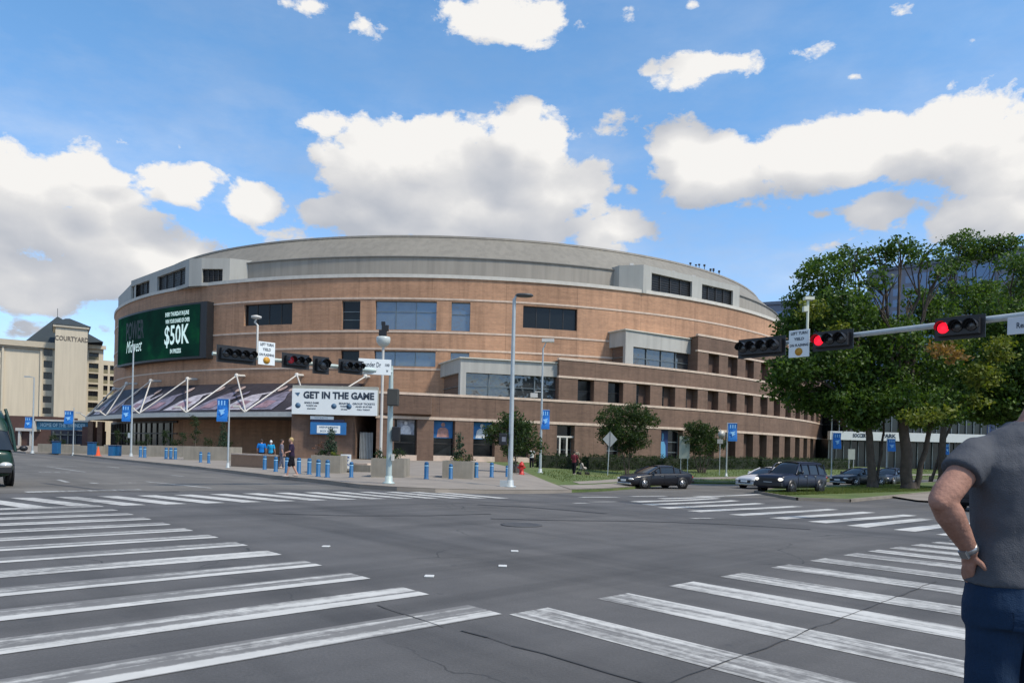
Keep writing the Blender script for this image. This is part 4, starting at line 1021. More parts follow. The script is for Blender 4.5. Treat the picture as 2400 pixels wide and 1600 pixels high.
# a skyline beyond, low and dark (trees and blocks along the horizon)
# ------------------------------------------------------------------ vegetation
def leaves(name, blobs, m, parent, seed, dens, size, shell=.55, flat=.7):
    rng = np.random.default_rng(seed); P = []
    for (cx, cy, cz, rx, ry, rz) in blobs:
        vol = rx * ry * rz; nc = max(6, int(dens * vol ** .72 * (.36 if cz > 12.5 and size > .12 else .62 if size > .12 else .8))); 
        d = rng.normal(size=(nc, 3)); d /= np.linalg.norm(d, axis=1)[:, None]
        rad = shell + (1 - shell) * rng.random(nc) ** .6; rad[rng.random(nc) < .25] *= .6
        C_ = d * rad[:, None] * np.array([rx, ry, rz]) + np.array([cx, cy, cz])
        k = 16; cl = rng.normal(size=(nc, k, 3)) * np.array([1, 1, flat]) * (size * 1.75) * rng.uniform(.6, 1.25, size=(nc, 1, 1))
        P.append((C_[:, None, :] + cl).reshape(-1, 3))
    P = np.concatenate(P); n = len(P)
    a = rng.normal(size=(n, 3)); a /= np.linalg.norm(a, axis=1)[:, None]
    h = rng.normal(size=(n, 3)) * np.array([1, 1, .6]); b_ = np.cross(a, h); b_ /= np.linalg.norm(b_, axis=1)[:, None]
    s = size * rng.uniform(.55, 1.25, size=(n, 1))
    v = np.stack([P - a * s, P + b_ * s * .55, P + a * s, P - b_ * s * .55], 1).reshape(-1, 3)
    me = bpy.data.meshes.new(name); off = Vector((0, 0, 0)); q = parent
    while q is not None: off += q.location; q = q.parent
    v = v - np.array(off)
    me.vertices.add(4 * n); me.vertices.foreach_set('co', v.astype(np.float32).ravel()); me.loops.add(4 * n); me.loops.foreach_set('vertex_index', np.arange(4 * n, dtype=np.int32))
    me.polygons.add(n); me.polygons.foreach_set('loop_start', np.arange(0, 4 * n, 4, dtype=np.int32)); me.polygons.foreach_set('loop_total', np.full(n, 4, dtype=np.int32)); me.update()
    me.materials.append(m); o = bpy.data.objects.new(name, me); col.objects.link(o); o.parent = parent
    return o
def limb(b, p, q, r0, r1, rng, n=6, sag=.12, jit=.035):
    p = Vector(p); q = Vector(q); L = (q - p).length; pts_ = []; rr = []
    for i in range(n + 1):
        t = i / n; j = Vector((rng.uniform(-1, 1), rng.uniform(-1, 1), rng.uniform(-.4, .4))) * L * jit * (0 < i < n)
        w_ = p.lerp(q, t); w_.z += math.sin(t * math.pi) * L * sag; pts_.append(w_ + j); rr.append(r0 + (r1 - r0) * t)
    b.tube(pts_, rr, 8); return pts_
def tree(base, blobs, name, label, trunks, seed, dens, size, m=L_big, extra=(), group=None, fork=.4, r0=.3):
    root = empty(name, base, label=label, cat='tree', group=group); rng = random.Random(seed)
    b = MB()
    for (tb, tt, ra) in trunks:
        tb = Vector(tb); tt = Vector(tt); pl_ = limb(b, tb + Vector((0, 0, -.1)), tt, ra, ra * .55, rng, 7, 0, .012)
        b.lathe([(ra * 1.5, -.1), (ra * 1.2, .12), (ra * 1.02, .5)], 10, tuple(tb))
        for bl in blobs:
            c = Vector(bl[:3])
            if min((Vector(t2[1]) - c).length for t2 in trunks) < (tt - c).length - .01: continue
            mid = pl_[rng.randrange(4, 8)]
            pp_ = limb(b, mid, c, ra * .38, .05, rng, 6, .05)
            for k in range(7):
                e = c + Vector((rng.gauss(0, .55) * bl[3], rng.gauss(0, .55) * bl[4], rng.gauss(.15, .5) * bl[5])); limb(b, pp_[rng.randrange(3, 7)], e, ra * .12, .02, rng, 4, .03)
    b.build('trunk', M_bark, root)
    leaves('crown', blobs, m, root, seed, dens, size)
    for (bl, mm, nm) in extra: leaves(nm, bl, mm, root, seed + 7, dens * .9, size)
    return root
def blob(px, py, Y, rpx, rz=None, ry=None):
    p = at(px, py, Y); k = Y / F; rx = rpx * k; return (p.x, p.y, p.z, rx, (ry or rx), (rz * k if rz else rx * .8))
def on_isl(px, py): return ground_hit(px, py) + Vector((0, 0, .13))
# tall street trees on the median
bA = on_isl(2045, 1147); YA = bA.y; 
blA = [blob(x, y, YA + dy, r, rz) for x, y, dy, r, rz in [(1935, 640, 0, 62, 42), (1990, 610, 2, 50, 30), (1900, 700, 1, 55, 45), (1965, 730, -1, 80, 60), (1880, 770, 1, 60, 45), (1860, 860, -1, 60, 48), (1830, 905, 0, 38, 36), (1950, 850, 0, 85, 60), (1990, 940, 0, 85, 45), (1900, 935, 1, 55, 30), (2040, 780, 2, 60, 60), (2060, 900, 0, 80, 60), (2020, 985, 0, 50, 22)]]
tree(bA, blA, 'street_tree', 'tall spreading green tree on the median nearest the arena, leaning trunk', [(bA, at(2030, 930, YA), .33), (bA + Vector((.35, .2, 0)), at(2075, 960, YA + 1), .12)], 21, 95, .15, extra=[([blob(1905, 725, YA - 2.5, 26), blob(1965, 770, YA - 3, 24, 12)], L_yel, 'yellow_foliage')])
bB = on_isl(2128, 1150); YB = bB.y - .5
blB = [blob(x, y, YB + dy, r, rz) for x, y, dy, r, rz in [(2060, 600, 1, 40, 24), (2110, 580, 0, 45, 22), (2165, 600, 1, 45, 24), (2205, 640, 0, 30, 22), (2050, 660, 0, 34, 26), (2150, 860, 2, 90, 60), (2190, 740, 2, 50, 45), (2100, 800, 0, 60, 60), (2090, 940, 0, 80, 45), (2180, 950, 0, 90, 55), (2150, 700, 3, 35, 30)]]
tree(bB, blB, 'street_tree', 'tall tree with open lacy top and thick double trunk on the median', [(bB, at(2105, 850, YB), .42), (bB + Vector((.55, .1, 0)), at(2200, 930, YB), .22)], 33, 75, .15, extra=[([blob(2155, 975, YB - 3.5, 34, 18), blob(2210, 970, YB - 4, 24, 14), blob(2230, 800, YB - 3, 22, 26)], L_yel, 'yellow_foliage'), ([blob(2210, 815, YB - 4, 26, 14), blob(2240, 835, YB - 4, 22, 12)], L_rust, 'rusty_foliage')])
bC = on_isl(2208, 1132); YC = bC.y - 1
blC = [blob(x, y, YC + dy, r, rz) for x, y, dy, r, rz in [(2255, 570, 0, 44, 26), (2300, 590, 1, 48, 30), (2350, 575, 0, 40, 22), (2235, 620, 0, 30, 22), (2260, 700, 0, 70, 45), (2330, 700, 1, 60, 45), (2230, 800, 1, 60, 60), (2300, 830, 0, 100, 70), (2350, 930, 0, 90, 70), (2250, 930, 1, 85, 55), (2200, 890, 1, 60, 50)]]
tree(bC, blC, 'street_tree', 'tall dense tree farther back on the median behind the red traffic light', [(bC, at(2215, 900, YC), .36), (bC + Vector((-.8, .5, 0)), at(2260, 900, YC + 1), .15)], 47, 85, .16)
bD = on_isl(2330, 1150); YD = bD.y - 3
blD = [blob(x, y, YD + dy, r, rz) for x, y, dy, r, rz in [(2380, 620, 0, 45, 30), (2420, 690, 1, 70, 50), (2360, 760, 0, 60, 60), (2430, 850, 0, 110, 90), (2370, 880, 0, 80, 70), (2420, 960, 0, 120, 45), (2300, 960, 2, 60, 30)]]
tree(bD, blD, 'street_tree', 'leafy tree at the right picture edge behind the man', [(bD, at(2380, 880, YD), .24)], 59, 85, .15, extra=[([blob(2300, 880, YD - 3, 40, 30), blob(2285, 940, YD - 3, 26, 14), blob(2345, 820, YD - 3, 34, 30)], L_yel, 'yellow_foliage')])
# small trees in front of the annex
def small_tree(px, py, cr, label, seed, trunks=1, dens=120, size=.085):
    base = land(px, py); Y = base.y; k = Y / F; bl = [blob(x, y, Y + dy, r, rz) for x, y, dy, r, rz in cr]
    top_ = Vector((sum(b_[0] for b_ in bl) / len(bl), base.y, min(b_[2] for b_ in bl)))
    tr = [(base + Vector((.18 * (i - (trunks - 1) / 2), 0, 0)), top_ + Vector((.7 * (i - (trunks - 1) / 2), 0, 0)), .1 if trunks == 1 else .06) for i in range(trunks)]
    return tree(base, bl, 'ornamental_tree', label, tr, seed, dens, size, L_sm, group='small trees in front of the arena')
small_tree(1205, 1108, [(1200, 985, 0, 34, 24), (1180, 1010, 0, 38, 28), (1225, 1015, 0, 38, 32), (1205, 1045, 0, 40, 24), (1160, 1020, 0, 22, 22), (1255, 1045, 0, 22, 20), (1145, 1010, 0, 14, 14)], 'small dark leafy tree behind the central lamp post', 5, 2)
small_tree(1470, 1112, [(1435, 975, 0, 40, 26), (1480, 965, 0, 40, 22), (1510, 985, 0, 36, 24), (1460, 1010, 0, 55, 30), (1490, 1030, 0, 38, 22), (1430, 1020, 0, 30, 24), (1470, 1050, 0, 26, 14)], 'round leafy tree behind the grey diamond sign and dark sedan', 6, 2)
small_tree(1645, 1108, [(1635, 1000, 0, 32, 14), (1655, 1015, 0, 34, 20), (1620, 1025, 0, 26, 20), (1645, 1045, 0, 42, 22), (1680, 1040, 0, 22, 18)], 'low multi-stemmed dark tree left of the blue banner by the hedge', 7, 4)
# hedges
def hedge(pa, pb, Y0, Y1, h, label, seed):
    a = at(*pa, Y0); c = at(*pb, Y1); za, zc = landz(a.x, a.y), landz(c.x, c.y); n = int((c - a).xy.length / .8) + 1
    bl = [(a.x + (c.x - a.x) * i / n, a.y + (c.y - a.y) * i / n, za + (zc - za) * i / n + h * .5, .7, .6, h * .55) for i in range(n + 1)]
    r_ = empty('hedge', (a.x, a.y, za), label=label, cat='hedge'); 
    d = (c.xy - a.xy).normalized(); nn = Vector((-d.y, d.x)) * .35; b = MB()
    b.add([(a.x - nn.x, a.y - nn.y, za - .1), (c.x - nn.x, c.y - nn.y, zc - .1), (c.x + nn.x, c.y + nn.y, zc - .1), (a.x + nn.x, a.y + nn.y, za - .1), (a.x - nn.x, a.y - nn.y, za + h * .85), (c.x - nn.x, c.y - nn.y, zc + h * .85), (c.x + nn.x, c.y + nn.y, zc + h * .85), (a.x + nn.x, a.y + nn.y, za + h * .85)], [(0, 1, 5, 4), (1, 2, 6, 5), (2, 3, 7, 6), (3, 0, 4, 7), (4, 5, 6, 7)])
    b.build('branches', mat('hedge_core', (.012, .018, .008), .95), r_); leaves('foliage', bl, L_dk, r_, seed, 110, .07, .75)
hedge((1262, 1100), (1345, 1100), 62, 64, 1.25, 'clipped dark hedge between hydrant and walking couple', 71)
hedge((1372, 1100), (1600, 1100), 65, 76, 1.3, 'long clipped hedge behind the dark sedan', 72)
hedge((1600, 1100), (1770, 1100), 76, 88, 1.35, 'clipped hedge between low tree and white car', 73)
hedge((1780, 1100), (1990, 1100), 88, 104, 1.4, 'clipped hedge behind the dark pickup at the colonnade end', 74)

# ------------------------------------------------------------------ planters, bollards, street furniture
def planter(x0, x1, base_py, top_py, dep, label, plants, rough=0):
    c = land((x0 + x1) / 2, base_py); Y = c.y; k = Y / F; w_ = (x1 - x0) * k; h = (base_py - top_py) * k
    r_ = empty('planter', c, label=label, cat='planter', group='concrete planters outside the arena')
    b = MB(); X0, X1 = c.x - w_ / 2, c.x + w_ / 2; t = .12; z0, z1 = c.z - .02, c.z + h
    b.box(X0, X1, Y, Y + t, z0, z1); b.box(X0, X1, Y + dep - t, Y + dep, z0, z1); b.box(X0, X0 + t, Y + t, Y + dep - t, z0, z1); b.box(X1 - t, X1, Y + t, Y + dep - t, z0, z1)
    b.build('tub', M_conc, r_)
    b = MB(); b.box(X0 + t, X1 - t, Y + t, Y + dep - t, z1 - .3, z1 - .08); b.build('soil', M_soil, r_)
    for i, (kind, px, hh, ww) in enumerate(plants):
        x = at(px, 1050, Y).x; yy = Y + dep / 2; sd_ = int(px) + i
        if kind == 'cone': bl = [(x, yy, z1 + hh * k * f_, ww * k * (1 - f_) * 1.0 + .08, ww * k * (1 - f_) + .08, hh * k * .16) for f_ in (.1, .25, .4, .55, .7, .85, .97)]; leaves('conifer', bl, L_con, r_, sd_, 260, .05, .6)
        elif kind == 'bush': leaves('shrub', [(x, yy, z1 + hh * k * .45, ww * k, .5, hh * k * .55)], L_dk, r_, sd_, 200, .05, .4)
        elif kind == 'ground': leaves('groundcover', [(x, yy - dep * .3, z1 + hh * k * .3, ww * k, .35, hh * k * .4)], L_yel, r_, sd_, 260, .035, .4)
        elif kind == 'rose': leaves('flowering_shrub', [(x, yy, z1 + hh * k * .55, ww * k, .5, hh * k * .5)], leaf_mat('reddish_leaves', (.05, .045, .03), (.22, .09, .06)), r_, sd_, 60, .045, .3)
        elif kind == 'tall':
            bl = [(x + rr_ * .15, yy, z1 + hh * k * f_, ww * k * .9, .4, hh * k * .2) for rr_, f_ in ((-1, .3), (1, .55), (0, .8), (-.6, .95))]; leaves('shrub', bl, L_dk, r_, sd_, 110, .06, .3)
            b = MB(); b.tube([(x, yy, z1 - .1), (x + .1, yy, z1 + hh * k * .8)], [.05, .02], 6); b.build('stem', M_bark, r_)
    return r_
planter(728, 797, 1108, 1067, 2.0, 'square concrete planter with dark conifer in front of the brick entrance pier', [('cone', 765, 60, 17), ('ground', 785, 14, 14), ('rose', 735, 42, 14), ('bush', 745, 14, 14)])
planter(869, 946, 1118, 1074, 2.0, 'square concrete planter right behind the traffic signal pole', [('bush', 885, 18, 12), ('bush', 925, 22, 18), ('ground', 905, 8, 10)])
planter(1036, 1107, 1121, 1080, 2.0, 'square concrete planter with leaning evergreen right of the signal pole', [('cone', 1072, 58, 15), ('bush', 1098, 18, 10), ('ground', 1078, 10, 18)])
planter(1195, 1222, 1108, 1088, 1.4, 'small pale planter box beside the red fire hydrant', [('bush', 1208, 8, 8)])
planter(243, 345, 1065, 1043, 2.4, 'long concrete planter left, behind the leftmost arena lamp post', [('tall', 262, 34, 9), ('tall', 290, 30, 11), ('bush', 318, 14, 16), ('tall', 335, 26, 7)])
planter(345, 430, 1070, 1044, 2.6, 'long concrete planter under the canopy between the bin groups', [('tall', 372, 34, 11), ('bush', 395, 18, 14), ('tall', 415, 30, 8)])
planter(430, 538, 1078, 1046, 2.8, 'long concrete planter under the canopy next to the right banner pole', [('tall', 440, 66, 12), ('cone', 507, 60, 14), ('bush', 470, 22, 14), ('bush', 525, 12, 8)])
planter(88, 150, 1060, 1040, 3, 'low concrete planter wall at far left by the blue banner', [('bush', 105, 26, 12), ('bush', 128, 10, 10)])
planter(150, 232, 1063, 1044, 3, 'low concrete wall planter in front of the blue pavilion', [('bush', 205, 8, 6)])
# ramp wall
a = land(541, 1092); c = land(648, 1098)
rw = empty('ramp_wall', (a.x, a.y, a.z), label='low tan ramp wall with pale coping between banner pole and blue bollards', cat='wall')
def wallseg(b, a, c, z0a, z0c, z1a, z1c, t):
    d = (c.xy - a.xy).normalized(); n_ = Vector((-d.y, d.x)) * t
    v = [(a.x, a.y, z0a), (c.x, c.y, z0c), (c.x + n_.x, c.y + n_.y, z0c), (a.x + n_.x, a.y + n_.y, z0a), (a.x, a.y, z1a), (c.x, c.y, z1c), (c.x + n_.x, c.y + n_.y, z1c), (a.x + n_.x, a.y + n_.y, z1a)]
    b.add(v, [(0, 1, 5, 4), (1, 2, 6, 5), (2, 3, 7, 6), (3, 0, 4, 7), (4, 5, 6, 7), (3, 2, 1, 0)])
b = MB(); wallseg(b, a, c, a.z - .1, c.z - .1, a.z + .75, c.z + .72, .3); b.build('wall', mat('tan_wall', (.27, .17, .11), .9, var=.1), rw)
b = MB(); wallseg(b, a + Vector((0, -.05, 0)), c + Vector((0, -.05, 0)), a.z + .752, c.z + .722, a.z + .84, c.z + .81, .4); b.build('coping', M_trim, rw)
# steps behind bollards
b = MB(); 
sp = land(900, 1100)
st_ = empty('plaza_bench', land(842, 1104), label='long low concrete step wall between the entrance sign and planters', cat='low wall')
a = land(800, 1104); c = land(868, 1106); b = MB(); wallseg(b, a, c, a.z - .05, c.z - .05, a.z + .38, c.z + .38, .5); b.build('slab', M_conc, st_)
b = MB(); wallseg(b, a + Vector((.2, .1, 0)), c + Vector((-.2, .1, 0)), a.z + .38, c.z + .38, a.z + .48, c.z + .48, .35); b.build('seat', M_trim, st_)
# bollards
def bollard0(h=.78):
    r_ = empty('bollard', (0, 0, 0)); b = MB(); b.lathe([(.13, -.02), (.13, .03), (.1, .04), (.1, h - .2)], 14); b.lathe([(.1, h - .15), (.1, h - .04), (.06, h), (.005, h + .01)], 14); b.build('post', M_blue, r_, world=False)
    b = MB(); b.lathe([(.103, h - .205), (.103, h - .145)], 14); b.build('reflective_band', mat('band_pale_blue', (.25, .5, .7), .4, var=0), r_, world=False); return r_
B0 = bollard0(); bl_ = [(620, 1100, 1.0, 'blue bollard at the end of the tan ramp wall'), (646, 1105, 1.0, 'blue bollard left of the walking person in black shorts'), (672, 1108, 1.0, 'blue bollard half hidden behind the walking person'),
    (700, 1109, 1.0, 'blue bollard just right of the walking person'), (724.5, 1111, 1.0, 'blue bollard left in front of the conifer planter'), (745.6, 1116, 1.0, 'blue bollard in the middle in front of the conifer planter'), (767, 1118, 1.0, 'blue bollard right in front of the conifer planter'),
    (823, 1118, .9, 'blue bollard in front of the white folding sign'), (999, 1122, 1.0, 'lone blue bollard between signal pole planter and leaning evergreen'), (1056, 1122, .9, 'blue bollard in front of the leaning evergreen planter'),
    (1116, 1119, 1.0, 'blue bollard just right of the leaning evergreen planter'), (1152, 1118, 1.0, 'blue bollard left of the tall lamp post'), (1188, 1117, .8, 'blue bollard touching the tall lamp post'),
    (470, 1083, 1, 'left blue bollard of the pair near the banner pole under the canopy'), (489, 1085, 1, 'right blue bollard of the pair near the banner pole under the canopy'),
    (329, 1071, 1.3, 'left blue bollard of the pair just right of the leftmost arena lamp post'), (339, 1072, 1.3, 'right blue bollard of the pair just right of the leftmost arena lamp post'),
    (389, 1075, 1.25, 'left one of three close blue bollards under the canopy'), (400, 1075.5, 1.25, 'middle one of three close blue bollards under the canopy'), (411, 1076, 1.25, 'right one of three close blue bollards under the canopy')]
first_ = True
for x, y, s, lb in bl_:
    p = land(x, y)
    if first_: B0.location = p; tag(B0, lb, 'bollard', 'blue bollards along the plaza edge'); first_ = False
    else: dup(B0, p, 0, lb, s=s)
# blue bins
def bin0():
    r_ = empty('litter_bin', (0, 0, 0)); b = MB(); b.box(-.26, .26, -.26, .26, 0, 1.02); b.build('body', M_blue, r_, world=False, bevel=.04)
    b = MB(); b.box(-.29, .29, -.29, .29, 1.02, 1.12); b.build('lid', mat('bin_lid', (.02, .05, .12), .5), r_, world=False, bevel=.03); return r_
N0 = bin0(); fl_ = True
for x, y, s, lb in [(262, 1068, .95, 'left blue bin of the pair left of the leftmost arena lamp post'), (276, 1068, .95, 'right blue bin of the pair left of the leftmost arena lamp post'), 
                    (132, 1063, 1.2, 'purple blue bin in front of the low wall at far left'), (215, 1066, 1.2, 'blue bin beside the orange cone at the pavilion')]:
    p = land(x, y)
    if fl_: N0.location = p; N0.scale = (s, s, s); tag(N0, lb, 'bin', 'blue bins along the left kerb'); fl_ = False
    else: dup(N0, p, 0, lb, s=s)
p = land(230, 1068); b = MB(); b.lathe([(.35, 0), (.35, .05), (.2, .06), (.04, .9)], 12); o = b.build('traffic_cone', mat('cone_orange', (.6, .08, .02), .6), world=False); o.location = p; tag(o, 'orange traffic cone at the left kerb near the blue pavilion', 'cone')
# hydrant
p = land(1222, 1112); hy = empty('fire_hydrant', p, label='red fire hydrant on the grass right of the tall lamp post', cat='hydrant'); M_red = mat('hydrant_red', (.45, .02, .015), .45)
b = MB(); b.lathe([(.2, 0), (.2, .05), (.14, .06), (.13, .55), (.18, .57), (.18, .62), (.14, .64), (.1, .76), (.03, .82)], 14); b.build('barrel', M_red, hy, world=False)
b = MB(); b.tube([(-.24, 0, .45), (.24, 0, .45)], .07, 10); b.tube([(0, -.24, .38), (0, 0, .38)], .09, 10); b.build('outlet', M_red, hy, world=False)
# A-frame sign and directory board, white board
p = land(810, 1106); af = empty('sandwich_board', p, label='white folding sign board with blue lettering near the entrance recess', cat='sign'); k = p.y / F; af.scale = (.62, .62, .62)
b = MB(); b.box(-.45, .45, -.03, .03, .3, 1.55); b.build('board', M_signw, af, world=False, bevel=.01)
b = MB(); b.box(-.5, .5, -.25, .3, 0, .12); b.box(-.46, -.4, -.02, .02, .12, .3); b.box(.4, .46, -.02, .02, .12, .3); b.build('foot', M_black, af, world=False)
M_lb = mat('letter_blue', (.02, .08, .3), .6, var=0)
for tx, z, wd in (('TEAM', 1.3, .6), ('SHOP', 1.0, .5), ('OPEN', .65, .6)):
    b = MB(); text_on(b, tx, .3, 0, z, -.035, width=wd, bold=.01); b.build('lettering', M_lb, af, world=False)
Yb = 76.0
def signboard(name, label, x0, y0, x1, y1, Y, m, cat='sign'):
    c = at((x0 + x1) / 2, (y0 + y1) / 2, Y); k = Y / F; w_ = (x1 - x0) * k; h = (y1 - y0) * k
    r_ = empty(name, c, label=label, cat=cat); b = MB(); b.box(-w_ / 2, w_ / 2, 0, .15, -h / 2, h / 2); bo = b.build('panel', m, r_, world=False, bevel=.02); return r_, w_, h
sg, w_, h_ = signboard('banner_board', 'long white board reading GET IN THE GAME above the brick entrance pier', 684, 912, 884, 972, Yb, M_signw)
b = MB(); b.box(-w_ / 2, w_ / 2, .16, .9, -h_ / 2, h_ / 2 + .35); b.build('box', mat('sign_box', (.33, .33, .29), .7), sg, world=False)
b = MB(); text_on(b, 'GET IN THE GAME', .95, .42, .68, -.012, width=7.3, bold=.045); b.build('headline', M_ink, sg, world=False)
for i, (x, wd) in enumerate(((-2.35, 1.5), (1.0, 1.1), (3.0, 2.3))):
    for j, (s_, tx) in enumerate(((.27, ['SINGLE GAME', 'SEASON', 'GROUP TICKETS'][i]), (.2, ['TICKETS ON', 'TICKETS', 'AND SUITES'][i]), (.2, ['SALE NOW', 'ON SALE', 'CALL TODAY'][i]))):
        b = MB(); text_on(b, tx, s_, x, -.12 - j * .3, -.012, width=wd * (1, .75, .6)[j], bold=.008); b.build('lettering', M_ink, sg, world=False)
M_emb = mat('emblem_blue', (.06, .13, .22), .6, var=.2, vs=5)
for x in (-3.75, -.05, 1.85) :
    b = MB(); b.lathe([(.28, 0), (.28, .012)], 18, (0, 0, 0), Matrix.Translation((x if x != 1.85 else 1.5, 0, -.42)) @ Matrix.Rotation(R(90), 4, 'X')); b.build('emblem', M_emb, sg, world=False)
b = MB(); b.add([(-4.1, -.012, .86), (-3.55, -.012, .92), (-3.75, -.012, .5)], [(2, 1, 0)]); b.build('emblem', M_emb, sg, world=False)
dg_, w_, h_ = signboard('directory_sign', 'blue and white directional sign on the brick pier above the conifer', 727, 989, 811, 1018, Yb + .2, mat('direction_blue', (.02, .14, .36), .5, var=.1))
b = MB(); b.box(-1.15, 1.25, -.03, -.002, -.5, .3)
b.build('white_field', M_signw, dg_, world=False)
for tx, z, wd in (('ARENA PARKING', .12, 2.0), ('BOX OFFICE', -.28, 1.7)):
    b = MB(); text_on(b, tx, .26, .05, z, -.036, width=wd, bold=.01); b.build('lettering', mat('ink_grey', (.16, .22, .3), .6, var=0), dg_, world=False)
b = MB(); b.box(-w_ / 2 + .05, w_ / 2 - .2, -.02, .14, h_ / 2 + .02, h_ / 2 + .28); b.build('cap', mat('navy_paint', (.01, .015, .05), .5), dg_, world=False)
ds, w_, h_ = signboard('small_signboard', 'short white sign panel under the left end of the GET IN THE GAME board', 727, 975, 782, 983, Yb + .2, M_signw)
b = MB(); text_on(b, 'TICKETS', .22, -.1, 0, -.012, width=1.4); b.build('lettering', mat('ink_grey', (.1, .1, .1), .6), ds, world=False)

# ------------------------------------------------------------------ poles, banners, signs
M_ban = mat('banner_blue', (.012, .17, .55), .6, var=.1, vs=2); M_banl = mat('banner_pale', (.3, .6, .9), .6, var=.1)
def banner(parent, x0, x1, z0, z1, y, label=None):
    b = MB(); w_ = x1 - x0; n = 8
    vs = []
    for i in range(n + 1):
        t = i / n; z = z1 + (z0 - z1) * t; o = .05 * math.sin(t * 5)
        vs += [(x0, y + o, z), (x1, y + o * 1.6, z), (x1, y + .02 + o * 1.6, z), (x0, y + .02 + o, z)]
    b.add(vs, [(i * 4 + k, i * 4 + (k + 1) % 4, (i + 1) * 4 + (k + 1) % 4, (i + 1) * 4 + k) for i in range(n) for k in range(4)] + [(0, 3, 2, 1), (n * 4, n * 4 + 1, n * 4 + 2, n * 4 + 3)])
    ba = b.build('banner', M_ban, parent, world=False)
    h = z1 - z0; cx = (x0 + x1) / 2; b = MB(); zc = z0 + h * .42
    b.add([(cx - w_ * .33, y - .09, zc + h * .08), (cx + w_ * .3, y - .09, zc + h * .13), (cx + w_ * .12, y - .09, zc), (cx + w_ * .28, y - .09, zc - h * .02), (cx - w_ * .1, y - .09, zc - h * .16), (cx - w_ * .12, y - .09, zc - h * .02)], [(5, 4, 3, 2, 1, 0)])
    for k in range(3): b.box(x0 + w_ * (.16 + k * .26), x0 + w_ * (.26 + k * .26), y - .1, y - .09, z1 - h * .28, z1 - h * .08)
    b.build('emblem', M_banl, ba, world=False)
    b = MB(); xe = x0 if abs(x0) < abs(x1) else x1; 
    for z in (z0, z1): b.tube([(0, y + .03, z), (x0 if abs(x0) > abs(x1) else x1, y + .03, z)], .02, 5)
    b.build('banner_arm', M_galv, parent, world=False)
def pole(px, base, top_, label, r=.07, Y=None, bn=None, lamp=None, name='banner_pole', m=None, r1=None, group=None, cat='lamp post'):
    p = land(px[0], base) if Y is None else at(px[0], base, Y)
    Yq = p.y; tp_ = at(px[1], top_, Yq); h = tp_.z - p.z; lean = (0, 0)
    r_ = empty(name, p, label=label, cat=cat, group=group); k = Yq / F
    b = MB(); b.tube([(0, 0, 0), (0, 0, h)], [r, r1 or r * .6], 12); b.build('pole', m or M_galv, r_, world=False)
    b = MB(); b.lathe([(r * 2.4, 0), (r * 2.4, .04), (r * 1.5, .06), (r * 1.3, .3)], 12); b.build('base_plate', m or M_galv, r_, world=False)
    if bn:
        x0, x1, y0, y1 = bn; cx = (px[0] + px[1]) / 2
        banner(r_, (x0 - cx) * k, (x1 - cx) * k, at(x0, y1, Yq).z - p.z, at(x0, y0, Yq).z - p.z, -.04)
    return r_, h, k, p
GB = 'poles with blue banners along the streets'
r_, h, k, p = pole((307, 307), 1069, 806, 'tall slim grey lamp post with blue banner at left in front of the canopy', .1, bn=(284, 305, 949, 987), name='lamp_post', group=GB)
b = MB(); b.box(-.3, -.08, -.12, .12, 1.8, 2.3); b.build('control_box', M_galv, r_, world=False)
pole((534, 534), 1096, 935, 'short banner pole with blue banner in front of the canopy near the white board', .06, bn=(506, 532, 934, 987), group=GB)
pole((171, 171), 1067, 955, 'banner pole with blue banner in front of the blue pavilion', .06, bn=(149, 170, 962, 993), group=GB)
r_, h, k, p = pole((76, 76), 1062, 884, 'leftmost tall lamp post with blue banner in front of the cream hotel', .1, bn=(57, 74, 977, 1003), name='lamp_post', group=GB)
b = MB(); b.tube([(0, 0, h), (-.6, 0, h + .05)], .04, 6); b.box(-1.0, -.4, -.12, .12, h, h + .12); b.build('lamp_head', M_galv, r_, world=False)
r_, h, k, p = pole((1266, 1270), 1108, 815, 'tall lamp post with blue banner right of the centre lamp post', .09, bn=(1268, 1287, 960, 1005), name='lamp_post', group=GB)
b = MB(); b.tube([(0, 0, h - .1), (.25, 0, h + .5)], .05, 6); b.box(-.1, .75, -.2, .2, h + .4, h + .62); b.build('lamp_head', M_steelw, r_, world=False)
b = MB(); b.tube([(0, 0, 5.6), (-.5, 0, 5.6)], .03, 6); b.box(-.8, -.3, -.15, .15, 5.2, 5.5); b.build('camera_box', M_steelw, r_, world=False)
pole((1702, 1702), 1116, 990, 'banner pole with blue banner behind the stop sign on the lawn', .07, bn=(1704, 1725, 991, 1033), group=GB)
pole((1948, 1948), 1118, 1012, 'banner pole with blue banner behind the dark pickup', .07, bn=(1950, 1969, 1014, 1051), group=GB)
pole((2077, 2077), 1112, 1025, 'banner pole with blue banner between the two thick trunks', .06, Y=72, bn=(2078, 2097, 1028, 1057), group=GB)
pole((2223, 2223), 1120, 1036, 'banner pole with blue banner left of the man behind tree trunks', .06, Y=70, bn=(2212, 2222, 1040, 1065), group=GB)
